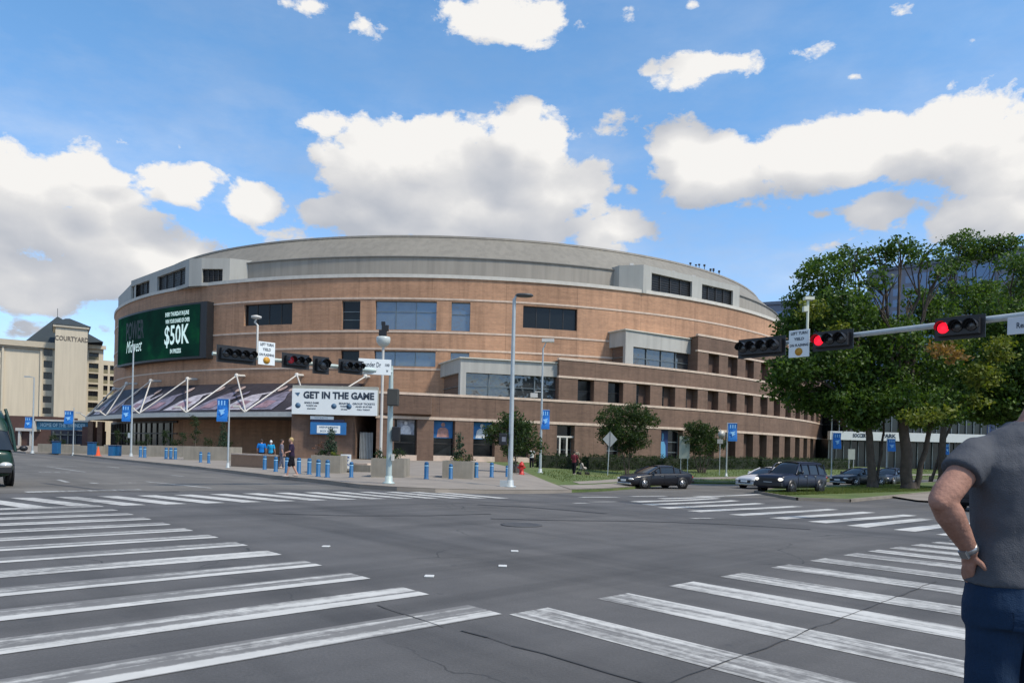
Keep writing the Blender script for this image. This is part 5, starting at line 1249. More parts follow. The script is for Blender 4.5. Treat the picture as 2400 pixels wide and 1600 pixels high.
# centre lamp post with flat head
r_, h, k, p = pole((1195, 1204), 1141, 700, 'tall centre lamp post with flat dark head at the kerb corner', .11, name='lamp_post', r1=.07)
b = MB(); b.tube([(0, 0, h - .05), (.08, 0, h + .12), (.3, 0, h + .2)], .05, 8); b.build('lamp_arm', M_galv, r_, world=False)
b = MB(); b.lathe([(.02, 0), (.3, .02), (.36, .08), (.3, .16), (.02, .2)], 18, (.0, 0, 0), Matrix.Translation((.42, 0, h + .08)) @ Matrix.Diagonal((1.1, .7, .8, 1))); b.build('lamp_head', mat('lamp_dark', (.06, .065, .065), .5), r_, world=False)
b = MB(); b.box(-.5, -.16, -.2, .15, 1.75, 2.25); sb_ = b.build('signal_box', M_black, r_, world=False, bevel=.03)
b = MB(); b.box(-.38, -.22, -.215, -.201, 1.9, 2.1); b.build('signal_window', mat('dull_glass', (.16, .17, .2), .4), sb_, world=False)
b = MB(); b.box(-.42, -.1, -.15, .05, 0, .28); b.build('pull_box', M_galv, r_, world=False)
# globe lamp pole
r_, h, k, p = pole((892, 893), 1078, 812, 'pole with large white globe lamp and black camera left of the signal pole', .1, Y=52, name='globe_lamp', r1=.09, m=M_steelw)
b = MB(); b.lathe([(.1, -.05), (.32, .08), (.48, .3), (.5, .55), (.46, .68), (.1, .7)], 20, (0, 0, h)); b.build('globe', mat('globe_white', (.48, .52, .5), .3, var=.05), r_, world=False)
b = MB(); b.box(-.3, .2, -.2, .2, h + .71, h + 1.15); b.box(-.12, .34, -.15, .15, h + 1.1, h + 1.5); b.box(-.16, .1, -.1, .1, h + 1.5, h + 1.75); b.build('camera_cluster', M_black, r_, world=False)
# diamond sign (seen from the back), stop sign back, lawn sign
p = land(1424, 1113); Yq = p.y; k = Yq / F; r_ = empty('warning_sign', p, label='grey back of a diamond road sign on a thin post', cat='road sign'); tz = at(1430, 1029, Yq).z - p.z
b = MB(); b.tube([(0, 0, 0), (.1, 0, tz + .4)], .035, 8); b.build('post', M_galv, r_, world=False)
b = MB(); s = .58; cx = .12; b.add([(cx - s, -.05, tz), (cx, -.05, tz - s * 1.1), (cx + s, -.05, tz), (cx, -.05, tz + s * 1.1), (cx - s, -.02, tz), (cx, -.02, tz - s * 1.1), (cx + s, -.02, tz), (cx, -.02, tz + s * 1.1)], [(0, 1, 2, 3), (7, 6, 5, 4), (0, 4, 5, 1), (1, 5, 6, 2), (2, 6, 7, 3), (3, 7, 4, 0)]); b.build('sign_plate', mat('bare_aluminium', (.36, .37, .36), .5, .3), r_, world=False)
b = MB(); b.box(cx - .03, cx + .03, -.075, -.051, tz - .6, tz + .6); b.build('sign_rail', mat('rail_dark', (.12, .12, .12), .6), r_, world=False)
p = land(1686, 1113); Yq = p.y; r_ = empty('regulatory_sign', p, label='pair of pale stacked road signs seen from behind, left of a blue banner', cat='road sign'); tz = at(1689, 1020, Yq).z - p.z
b = MB(); b.tube([(0, 0, 0), (0, 0, tz + .6)], .035, 8); b.build('post', M_galv, r_, world=False)
b = MB(); b.lathe([(.36, 0), (.36, .02)], 8, (0, 0, 0), Matrix.Translation((.12, -.03, tz + .1)) @ Matrix.Rotation(R(90), 4, 'X') @ Matrix.Rotation(R(22.5), 4, 'Z')); b.build('octagon_plate', mat('bare_aluminium', (.36, .37, .36), .5, .3), r_, world=False)
b = MB(); b.box(-.28, .25, -.05, -.03, tz - .75, tz - .35); b.build('lower_plate', mat('bare_aluminium', (.36, .37, .36), .5, .3), r_, world=False)
for x, yb, yt, wp, lb in ((1608, 1106, 1022, 24, 'large pale board sign on two legs between the small trees'), (1994, 1126, 1052, 16, 'white notice board sign on a post right of the dark pickup')):
    p = land(x - (5 if x < 1700 else 0), yb); Yq = p.y; k = Yq / F; r_ = empty('notice_sign', p, label=lb, cat='sign'); zt_ = at(x, yt, Yq).z - p.z
    b = MB(); b.box(-wp * k / 2, wp * k / 2, -.04, .04, zt_ - (wp * 1.5 if x > 1700 else 52) * k, zt_); b.build('plate', mat('notice_face', (.34, .38, .34), .6, var=.1), r_, world=False)
    b = MB(); b.tube([(-wp * k / 3, 0, 0), (-wp * k / 3, 0, zt_ - .3)], .04, 6); b.tube([(wp * k / 3, 0, 0), (wp * k / 3, 0, zt_ - .3)], .04, 6); b.build('leg', M_galv, r_, world=False)

# ------------------------------------------------------------------ traffic signals
M_lensr = mat('red_lamp_lit', (1.0, .01, .03), .4, var=0, emit=1.1); M_lensd = glass_mat('dark_lens', (.02, .02, .022), .25, .6)
M_lensdim = mat('red_lamp_dim', (.18, .01, .02), .4, var=0, emit=.35)
def head(root, c, ax, nrm, n, lit, L, H, dim=False, nm='signal_head'):
    """horizontal signal head: c centre, ax unit vector along it, nrm unit vector it faces"""
    c = Vector(c); ax = Vector(ax).normalized(); nrm = Vector(nrm).normalized(); up = Vector((0, 0, 1))
    M_ = Matrix(((ax.x, -nrm.x, 0, c.x), (ax.y, -nrm.y, 0, c.y), (ax.z, -nrm.z, 1, c.z), (0, 0, 0, 1)))
    b = MB(); b.box(-L / 2, L / 2, 0, .02, -H / 2, H / 2, M_); b.box(-L / 2 + .1, L / 2 - .1, -.18, -.001, -H / 2 + .1, H / 2 - .1, M_); hd = b.build(nm, M_black, root)
    s = (L - .2) / n
    for i in range(n):
        x = -L / 2 + .1 + s * (i + .5); r = min(s, H - .2) * .44
        RM = M_ @ Matrix.Translation((x, -.185, 0)) @ Matrix.Rotation(R(90), 4, 'X')
        b = MB(); b.lathe([(r, 0), (r * .8, .03), (r * .3, .05)], 16, (0, 0, 0), RM); b.build('lens', (M_lensdim if dim else M_lensr) if i == lit else M_lensd, hd)
        b = MB(); vs = []; m = 13
        for a in range(m):
            t = math.pi * (-.12 + 1.24 * a / (m - 1)); vs += [RM @ Vector((math.cos(t) * (r + .015), math.sin(t) * (r + .015), 0)), RM @ Vector((math.cos(t) * (r + .015), math.sin(t) * (r + .015), .24 if .1 < a / m < .85 else .14))]
        b.add(vs, [(2 * a, 2 * a + 2, 2 * a + 3, 2 * a + 1) for a in range(m - 1)]); b.build('visor', M_black, hd)
    return hd
# far left mast: pole at the arena corner, arm back along -d2
pb = land(911, 1133); Yq = pb.y; sig = empty('traffic_signal', pb, label='traffic signal mast at the arena corner with arm of horizontal black heads reaching left', cat='traffic signal', group='mast arm traffic signals')
zarm = at(916, 872, Yq).z; ptop = at(920, 858, Yq).z
M_green = mat('pale_green_steel', (.42, .50, .48), .5, .2, var=.1, vs=2)
b = MB(); b.tube([pb, (pb.x, pb.y, pb.z + 3.2), (pb.x, pb.y, ptop)], [.115, .10, .07], 14); b.lathe([(.24, 0), (.24, .05), (.15, .08), (.14, .3)], 14, tuple(pb)); b.build('mast', M_green, sig)
arm_dir = Vector((-.738, -.675, 0))
def on_arm(px, py_guess, base, dr):             # point on the arm line under a photo column
    d = ray(px, py_guess); # base + dr*s with X/Y = d.x
    s = (d.x * base.y - base.x) / (dr.x - d.x * dr.y); return base + dr * s
ab = Vector((pb.x, pb.y, zarm)); ae = on_arm(498, 818, ab, arm_dir)
b = MB(); b.tube([ab, ae], [.09, .055], 10); b.build('mast_arm', M_green, sig)
nrm = Vector((.55, -.84, 0)).normalized(); nrm = Vector((arm_dir.y, -arm_dir.x, 0)); nrm = nrm if nrm.y < 0 else -nrm
def arm_head(px0, px1, py, n, lit, base, dr, root, Hh, dim=False, zoff=0):
    a = on_arm(px0, py, base, dr); c = on_arm(px1, py, base, dr); m_ = (a + c) / 2; nn = Vector((dr.y, -dr.x, 0)); nn = nn if nn.y < 0 else -nn
    L = (c - a).length; d_ = (c - a).normalized()
    if d_.x < 0: d_ = -d_
    return head(root, m_ + nn * .3 + Vector((0, 0, zoff)), d_, nn, n, lit, L, Hh, dim)
arm_head(500, 592, 820, 4, -1, ab, arm_dir, sig, .56); arm_head(652, 716, 838, 3, 0, ab, arm_dir, sig, .52, True); arm_head(724, 762, 850, 1, -1, ab, arm_dir, sig, .62, zoff=-.05); arm_head(784, 840, 856, 3, -1, ab, arm_dir, sig, .52)
def plate(root, px0, px1, py0, py1, base, dr, m, lines, nm='sign_plate', off=.42):
    a = on_arm(px0, (py0 + py1) / 2, base, dr); c = on_arm(px1, (py0 + py1) / 2, base, dr); nn = Vector((dr.y, -dr.x, 0)); nn = nn if nn.y < 0 else -nn
    if a.x > c.x: a, c = c, a
    ax = (c - a).normalized(); L = (c - a).length; m_ = (a + c) / 2; xm = (px0 + px1) / 2; z0, z1 = at(xm, py1, m_.y).z, at(xm, py0, m_.y).z
    M_ = Matrix(((ax.x, -nn.x, 0, m_.x + nn.x * off), (ax.y, -nn.y, 0, m_.y + nn.y * off), (0, 0, 1, (z0 + z1) / 2), (0, 0, 0, 1))); H = z1 - z0
    b = MB(); b.box(-L / 2, L / 2, 0, .02, -H / 2, H / 2, M_); pl = b.build(nm, m, root, bevel=.006)
    b = MB()
    for tx, s, x, z, wd in lines:
        vs, fs = text_verts(tx, s * H, .004, 0, wd * L); b.add([M_ @ Vector((x * L + v.x, -.004, z * H + v.y)) for v in vs], fs)
    b.build('lettering', M_ink, pl)
    b = MB(); b.box(-.04, .04, .021, off - .02, -.05, .05, M_); b.build('bracket', M_galv, pl)
    return pl, M_, L, H
pl, M_, L, H = plate(sig, 593, 632, 804, 857, ab, arm_dir, M_signw, [('LEFT TURN', .17, 0, .38, .8), ('YIELD', .17, 0, .17, .5), ('ON FLASHING', .15, 0, -.06, .9)])
b = MB(); b.lathe([(.12, 0), (.12, .006)], 16, (0, 0, 0), M_ @ Matrix.Translation((0, -.004, -H * .3)) @ Matrix.Rotation(R(90), 4, 'X')); b.build('yellow_arrow_disc', mat('sign_orange', (.5, .25, .02), .6, var=0), pl)
plate(sig, 839, 915, 844, 880, Vector((ab.x, ab.y, ab.z)), Vector((-.97, -.23, 0)), M_signw, [('Thunder Dr', .45, -.12, .14, .62), ('REED AVE', .22, -.18, -.26, .45), ('100', .25, .38, .14, .14), ('W', .22, .38, -.24, .07)], 'street_name_plate')
cm = on_arm(603, 800, ab, arm_dir); b = MB(); zt_ = at(601, 748, cm.y).z; b.tube([(cm.x, cm.y, cm.z), (cm.x, cm.y, zt_ - .2), (cm.x - .1, cm.y, zt_ - .1), (cm.x - .05, cm.y, zt_)], .035, 8); b.lathe([(.05, 0), (.17, .04), (.17, .1), (.03, .14)], 14, (cm.x - .05, cm.y, zt_)); b.build('detector', M_steelw, sig)
# pedestrian heads on the pole
p = pb; b = MB(); zc = at(925, 952, Yq).z; zh = at(925, 913, Yq).z; b.box(pb.x + .16 - .22, pb.x + .36, pb.y - .5, pb.y - .16, zc, zh); b.build('signal_back', mat('dark_olive', (.045, .045, .04), .6), sig, bevel=.03)
b = MB(); zc = at(925, 1022, Yq).z; zh = at(925, 1000, Yq).z; b.box(pb.x + .12, pb.x + .42, pb.y - .3, pb.y - .02, zc - .2, zh); b.build('pedestrian_head', M_black, sig, bevel=.03)
b = MB(); b.box(pb.x + .1, pb.x + .2, pb.y - .2, pb.y - .02, pb.z + .9, pb.z + 1.15); b.build('push_button', M_steelw, sig)
# near right mast arm, pole out of the picture on the right
a1_ = at(1742, 815, 24.2); z5 = a1_.z; dr = Vector((.675, -.738, 0)); ab2 = Vector((a1_.x, a1_.y, z5)); pe = ab2 + dr * 13.6
sg2 = empty('traffic_signal', (pe.x, pe.y, zs(pe.x, pe.y)), label='near traffic signal mast arm from the right with two lit red lamps', cat='traffic signal', group='mast arm traffic signals')
b = MB(); b.tube([(ab2.x, ab2.y, z5), (pe.x, pe.y, z5 + .25)], [.055, .12], 12); b.build('mast_arm', M_galv, sg2)
b = MB(); b.tube([(pe.x, pe.y, zs(pe.x, pe.y)), (pe.x, pe.y, z5 + .6)], [.2, .14], 16); b.build('mast', M_galv, sg2)
def zfix(px, py):
    q = on_arm(px, py, ab2, dr); return at(px, py, q.y).z - z5
arm_head(1742, 1852, 816, 4, -1, ab2, dr, sg2, .62, zoff=zfix(1797, 816)); arm_head(1916, 2010, 800, 3, 0, ab2, dr, sg2, .58, zoff=zfix(1963, 800)); arm_head(2200, 2318, 771, 3, 0, ab2, dr, sg2, .6, zoff=zfix(2259, 771))
pl, M_, L, H = plate(sg2, 1864, 1912, 777, 840, ab2, dr, M_signw, [('LEFT TURN', .14, 0, .38, .8), ('YIELD', .14, 0, .17, .5), ('ON FLASHING', .13, 0, -.06, .9)])
b = MB(); b.lathe([(.12, 0), (.12, .006)], 16, (0, 0, 0), M_ @ Matrix.Translation((0, -.004, -H * .3)) @ Matrix.Rotation(R(90), 4, 'X')); b.build('yellow_arrow_disc', mat('sign_orange', (.5, .25, .02), .6, var=0), pl)
plate(sg2, 2372, 2460, 746, 786, ab2, dr, mat('sign_grey_white', (.55, .57, .6), .5, var=.03), [('Reno Ave', .45, .1, 0, .7)], 'street_name_plate')
cm = on_arm(1892, 780, ab2, dr); b = MB(); zt_ = at(1897, 703, cm.y).z; b.tube([(cm.x, cm.y, cm.z), (cm.x, cm.y, zt_)], .04, 8); b.box(cm.x - .12, cm.x + .16, cm.y - .1, cm.y + .1, zt_, zt_ + .09); b.box(cm.x - .14, cm.x, cm.y - .08, cm.y + .08, zt_ - .36, zt_ - .2); b.build('detector', mat('detector_pale', (.6, .62, .5), .6), sg2)
print('props ok')

# ------------------------------------------------------------------ vehicles
def rings_mesh(b, rings, closed=True, smooth=True, cap=True):
    n = len(rings[0]); vs = [p for r_ in rings for p in r_]; fs = []
    for i in range(len(rings) - 1):
        for k in range(n if closed else n - 1): fs.append((i * n + k, i * n + (k + 1) % n, (i + 1) * n + (k + 1) % n, (i + 1) * n + k))
    if cap: fs += [tuple(range(n - 1, -1, -1)), tuple((len(rings) - 1) * n + k for k in range(n))]
    b.add(vs, fs, smooth)
def car_paint(name, c, rough=.38):
    m = mat(name, c, rough, .0, var=0, spec=.3); m.node_tree.nodes['Principled BSDF'].inputs['Coat Weight'].default_value = .25; return m
M_cglass = glass_mat('car_glass', (.012, .014, .017), .12, .45); M_chrome = mat('chrome', (.5, .5, .5), .2, .9, var=0); M_hl = mat('headlight_lens', (.62, .62, .6), .15, .2, var=0, spec=1); M_tail = mat('tail_light', (.3, .01, .01), .3, var=0)
def vehicle(name, pos, head_dir, body_c, label, kind='sedan', lit=False):
    ang = math.atan2(head_dir[1], head_dir[0]); r_ = empty(name, pos, ang, label=label, cat='van' if kind == 'van' else 'car' if kind != 'pickup' else 'pickup truck')
    if kind == 'pickup': r_.scale = (.9, 1, 1.03)
    M_ = body_c; 
    if kind == 'sedan':
        L, W, wr, ax = 4.7, .92, .34, (1.42, -1.4)
        prof = [(2.35, .35, .62, .72), (2.28, .24, .72, .84), (2.0, .2, .80, .89), (1.5, .18, .88, .92), (.85, .18, .96, .92), (.2, .18, .98, .92), (-.6, .18, .99, .92), (-1.3, .18, 1.0, .92), (-1.8, .2, 1.02, .9), (-2.2, .24, 1.0, .86), (-2.33, .38, .9, .76)]
        cab = [(1.05, .95, .95, .80), (.55, .97, 1.22, .74), (.15, .98, 1.40, .68), (-.35, .98, 1.45, .66), (-.9, .99, 1.42, .66), (-1.35, 1.0, 1.25, .70), (-1.95, 1.02, 1.03, .76)]
    elif kind == 'pickup':
        L, W, wr, ax = 5.2, .98, .40, (1.65, -1.6)
        prof = [(2.6, .5, .98, .88), (2.55, .36, 1.06, .95), (2.2, .34, 1.12, .97), (1.5, .34, 1.16, .98), (1.0, .34, 1.18, .98), (0, .34, 1.16, .98), (-1.2, .34, 1.16, .98), (-2.3, .36, 1.16, .98), (-2.6, .42, 1.1, .94)]
        cab = [(1.1, 1.16, 1.17, .88), (.55, 1.16, 1.72, .78), (.2, 1.16, 1.80, .77), (-.6, 1.16, 1.83, .78), (-1.6, 1.15, 1.82, .80), (-2.35, 1.14, 1.79, .80), (-2.5, 1.14, 1.2, .88)]
    else:
        L, W, wr, ax = 5.6, 1.02, .42, (1.85, -1.7)
        prof = [(2.75, .45, 1.0, .84), (2.7, .3, 1.1, .94), (2.45, .28, 1.18, 1.0), (1.9, .28, 1.25, 1.02), (1.4, .28, 1.3, 1.02), (0, .28, 1.3, 1.02), (-2.6, .28, 1.3, 1.02), (-2.8, .4, 1.3, .98)]
        cab = [(2.66, 1.1, 1.14, .97), (2.5, 1.15, 1.75, .95), (2.25, 1.2, 2.42, .9), (.9, 1.28, 2.58, .9), (-2.0, 1.28, 2.58, .9), (-2.65, 1.28, 2.5, .88), (-2.78, 1.28, 1.35, .9)]
    b = MB(); rings = []
    for x, zl, zb, w_ in prof:
        h = zb - zl; half = [(0, zl), (w_ * .8, zl), (w_ * .97, zl + h * .14), (w_, zl + h * .45), (w_ * .985, zl + h * .75), (w_ * .93, zb - .03), (w_ * .8, zb + .005), (0, zb + .03)]
        rings.append([Vector((x, y, z)) for y, z in half] + [Vector((x, -y, z)) for y, z in half[-2:0:-1]])
    rings_mesh(b, rings); body = b.build('body', M_, r_, world=False, subs=1)
    b = MB(); rings = []
    for x, zb, zr, w_ in cab:
        h = max(.01, zr - zb); wt = w_ * (1 - .16 * min(1, h / .45)); half = [(w_ + .06, zb - .05), (w_ + .03, zb + h * .1), (wt + .02, zb + h * .82), (wt - .06, zr), (0, zr + .03)]
        rings.append([Vector((x, y, z)) for y, z in half] + [Vector((x, -y, z)) for y, z in half[-2::-1]])
    rings_mesh(b, rings, closed=False, cap=False); b.build('glasshouse', M_cglass, r_, world=False, subs=1)
    b = MB(); rings = []                          # roof skin and pillars
    for x, zb, zr, w_ in cab[(2 if kind != 'van' else 1):-2 if kind == 'sedan' else -1]:
        h = max(.01, zr - zb); wt = w_ * (1 - .16 * min(1, h / .45)); half = [(wt + .045, zb + h * .80), (wt - .05, zr + .015), (0, zr + .045)]
        rings.append([Vector((x, y, z)) for y, z in half] + [Vector((x, -y, z)) for y, z in half[-2::-1]])
    rings_mesh(b, rings, closed=False, cap=False); b.build('roof', M_, r_, world=False, subs=1)
    b = MB()
    for i in range(1, len(cab) - 1):
        if i in ((2, 4, 5) if kind == 'sedan' else (2, 3, 4, 5)):
            x, zb, zr, w_ = cab[i]; h = zr - zb; wt = w_ * (1 - .16 * min(1, h / .45))
            for s in (1, -1): b.tube([(x, s * (w_ + .055), zb), (x - .03, s * (wt + .03), zb + h * .85)], .045, 6)
    x, zb, zr, w_ = cab[0]; x2, zb2, zr2, w2 = cab[2]; wt = w2 * .85
    for s in (1, -1): b.tube([(x, s * (w_ + .03), zb), (cab[1][0], s * (cab[1][3] * .94 + .03), cab[1][2] - .02), (x2, s * wt, zr2 - .02)], .045, 6)
    b.build('pillar', M_, r_, world=False)
    for x in ax:
        for s in (1, -1):
            b = MB(); MM = Matrix.Translation((x, s * (W - .085), wr)) @ Matrix.Rotation(R(90), 4, 'X')
            b.lathe([(wr * .6, -.1), (wr * .92, -.1), (wr, -.07), (wr, .07), (wr * .92, .1), (wr * .6, .1)], 24, (0, 0, 0), MM); wh = b.build('wheel', M_rubber, r_, world=False)
            b = MB(); b.lathe([(wr * .62, -.104), (wr * .64, 0), (wr * .62, .104)], 20, (0, 0, 0), MM)
            wh2 = b.build('rim', mat('rim_dark', (.06, .06, .065), .4, .6, var=0) if kind == 'pickup' else mat('rim_silver', (.35, .35, .36), .35, .8, var=0), wh, world=False)
            b = MB()
            for k in range(5):
                a = k * 1.2566; b.add([MM @ Vector((math.cos(a + q) * wr * rr_, math.sin(a + q) * wr * rr_, s * -.107)) for q, rr_ in ((.35, .2), (.18, .58), (.72, .58), (.9, .2))], [(0, 1, 2, 3) if s < 0 else (3, 2, 1, 0)])
            b.build('rim_gap', M_black, wh2, world=False)
            b = MB(); MM = Matrix.Translation((x, s * (W - .01), wr)) @ Matrix.Rotation(R(90), 4, 'X'); b.lathe([(wr * 1.17, -.025), (wr * 1.17, .025)], 24, (0, 0, 0), MM); b.build('wheel_arch', M_black, r_, world=False)
    xf, zf = prof[1][0] + .05, prof[1][2]
    for s in (1, -1):
        b = MB(); w_ = prof[1][3]
        b.ell((xf - .12, s * (w_ - .2), zf - (.12 if kind == 'sedan' else .2 if kind == 'pickup' else .42)), (.2, .2 if kind != 'pickup' else .17, .085 if kind == 'sedan' else .11), 12, 8); b.build('headlight', mat('headlight_lit', (1, .93, .8), .3, var=0, emit=.55) if lit else M_hl, r_, world=False)
        b = MB(); b.ell((prof[-1][0] + .08, s * (w_ - .2), prof[-1][2] - .16), (.14, .17, .1), 10, 6); b.build('tail_light', M_tail, r_, world=False)
        b = MB(); zc = cab[0][1] + .1; b.ell((cab[1][0] + .15, s * (cab[1][3] + .26), zc), (.09, .12, .09), 10, 6); b.tube([(cab[1][0] + .12, s * (cab[1][3] + .08), zc - .04), (cab[1][0] + .14, s * (cab[1][3] + .2), zc)], .025, 5); b.build('mirror', M_ if kind != 'van' else M_black, r_, world=False)
    b = MB(); zg = prof[0][1]; b.box(xf - .1, xf + .04, -.5, .5, zg + .04, zg + .24) if kind == 'sedan' else b.box(xf - .15, xf + .03, -.58, .58, zf - .42, zf - .12); b.build('grille', M_black, r_, world=False, bevel=.03)
    b = MB(); b.box(xf - .16, xf + .06, -.72, .72, zg - .1, zg + .03) if kind == 'sedan' else b.box(xf - .2, xf + .12, -.9, .9, zg - .02, zg + .2); b.build('bumper', M_chrome if kind == 'sedan' else M_black, r_, world=False, bevel=.03)
    b = MB(); xr = prof[-1][0]; b.box(xr - .08, xr + .12, -.78, .78, prof[-1][1], prof[-1][1] + .16); b.build('rear_bumper', M_chrome if kind == 'pickup' else M_, r_, world=False, bevel=.03)
    b = MB(); b.box(prof[0][0] - .35, prof[0][0] + .0, -.26, .26, 0, 0) if False else b.box(xf + .04, xf + .075, -.26, .26, zg + .1, zg + .22); b.build('number_plate', M_signw, r_, world=False)
    b = MB()
    for xs_ in ((.15, -.95) if kind != 'van' else (1.2, .1)):
        for s in (1, -1): b.box(xs_ - .1, xs_ + .1, s * (W - .005) - .02, s * (W - .005) + .02, prof[4][2] - .16, prof[4][2] - .12)
    b.build('door_handle', M_chrome, r_, world=False)
    b = MB()
    for xs_ in (.95, -.05, -1.05):
        for s in (1, -1): b.box(xs_ - .008, xs_ + .008, s * W - .01, s * W + .004, .3, prof[4][2] - .05)
    b.build('door_seam', M_black, r_, world=False)
    return r_
def road_at(px, py, Y): p = at(px, py, Y); return Vector((p.x, p.y, zs(p.x, p.y)))
mk, mb_, mw_, mg_ = car_paint('paint_black', (.012, .012, .016)), car_paint('paint_navy', (.012, .016, .035)), car_paint('paint_silver', (.5, .5, .52), .3), car_paint('paint_green', (.008, .035, .025))
vehicle('sedan_car', road_at(1536, 1140, 46.5), (-.91, -.41), mk, 'black sedan turning out of the right street in front of the lawn')
vehicle('pickup_truck', road_at(1855, 1150, 43.5), (-.80, -.6), mb_, 'dark navy boxy pickup with raised cap and lit headlight beside the median', 'pickup', True)
vehicle('sedan_car', road_at(1800, 1140, 50.0), (-.85, -.52), mw_, 'silver white car partly hidden behind the dark boxy pickup')
vehicle('parked_car', road_at(2012, 1128, 58), (-.9, -.44), mk, 'black car seen left of the thin median trunk, far side of the street')
vehicle('parked_car', road_at(2085, 1126, 62), (-.75, -.66), mb_, 'dark car half hidden between the thin trunk and the thick double trunk')
vehicle('sedan_car', road_at(2335, 1180, 33), (.8, .6), mk, 'black car mostly hidden behind the man at right')
p = ground_hit(-55, 1142); vp = Vector((p.x + d1.x * 2.6, p.y + d1.y * 2.6, 0))
vehicle('green_van', vp, (.66, -.75), mg_, 'dark green van entering the picture at the left edge', 'van')

# ------------------------------------------------------------------ people
def evalmesh(mb, mods):
    me = bpy.data.meshes.new('tmp'); me.from_pydata([tuple(v) for v in mb.v], [], mb.f); me.update(); o = bpy.data.objects.new('tmp', me); col.objects.link(o)
    for k, kw in mods:
        m = o.modifiers.new(k, k)
        for a, v in kw.items(): setattr(m, a, v)
    dg = bpy.context.evaluated_depsgraph_get(); dg.update(); out = bpy.data.meshes.new_from_object(o.evaluated_get(dg)); bpy.data.objects.remove(o); bpy.data.meshes.remove(me)
    out.polygons.foreach_set('use_smooth', [True] * len(out.polygons)); return out
def blend(name, mb, m, parent, vox, smooth=4, mid=None):
    me = evalmesh(mb, [('REMESH', dict(mode='VOXEL', voxel_size=vox)), ('SMOOTH', dict(iterations=smooth, factor=.5))]); me.name = name; me.materials.clear(); me.materials.append(m)
    o = bpy.data.objects.new(name, me); col.objects.link(o); o.parent = parent; return o
def limbt(b, pts_, rr, n=14):
    b.tube(pts_, rr, n); [b.ell(p, (r, r, r), 12, 8) for p, r in zip(pts_, rr)]
def ringz(b, rows, n=24, e=2.4):
    rings = []
    for z, rx, ry, cx, cy in rows:
        R_ = []
        for k in range(n):
            a = 2 * math.pi * k / n; c_, s_ = math.cos(a), math.sin(a)
            R_.append(Vector((cx + rx * math.copysign(abs(c_) ** (2 / e), c_), cy + ry * math.copysign(abs(s_) ** (2 / e), s_), z)))
        rings.append(R_)
    rings_mesh(b, rings)
def cloth(name, c, fold=.5, sc_=6, z=2.2, col2=None):
    m, T, b = principled(name); co = T.new('ShaderNodeTexCoord').outputs['Object']
    n = T.noise(co, 2.5, 5, .6); T.link(T.mix(1.0, (*c, 1), T.ramp(n, [(.3, .82), (.7, 1.12)]), 'MULTIPLY'), b.inputs['Base Color']); b.inputs['Roughness'].default_value = .92; b.inputs['Specular IOR Level'].default_value = .2
    f = T.noise(T.vmath('MULTIPLY', co, (1, 1, z)), sc_, 4, .55); g2 = T.noise(co, 220, 2); h = T.math('ADD', f, T.math('MULTIPLY', g2, .06))
    bn = T.new('ShaderNodeBump'); bn.inputs['Strength'].default_value = fold; bn.inputs['Distance'].default_value = .05; T.link(h, bn.inputs['Height']); T.link(bn.outputs[0], b.inputs['Normal']); return m
M_hair = mat('dark_hair', (.03, .02, .014), .7, var=.3, vs=20, bump=.5, bs=60); M_blond = mat('blond_hair', (.42, .3, .13), .7, var=.3, vs=20)
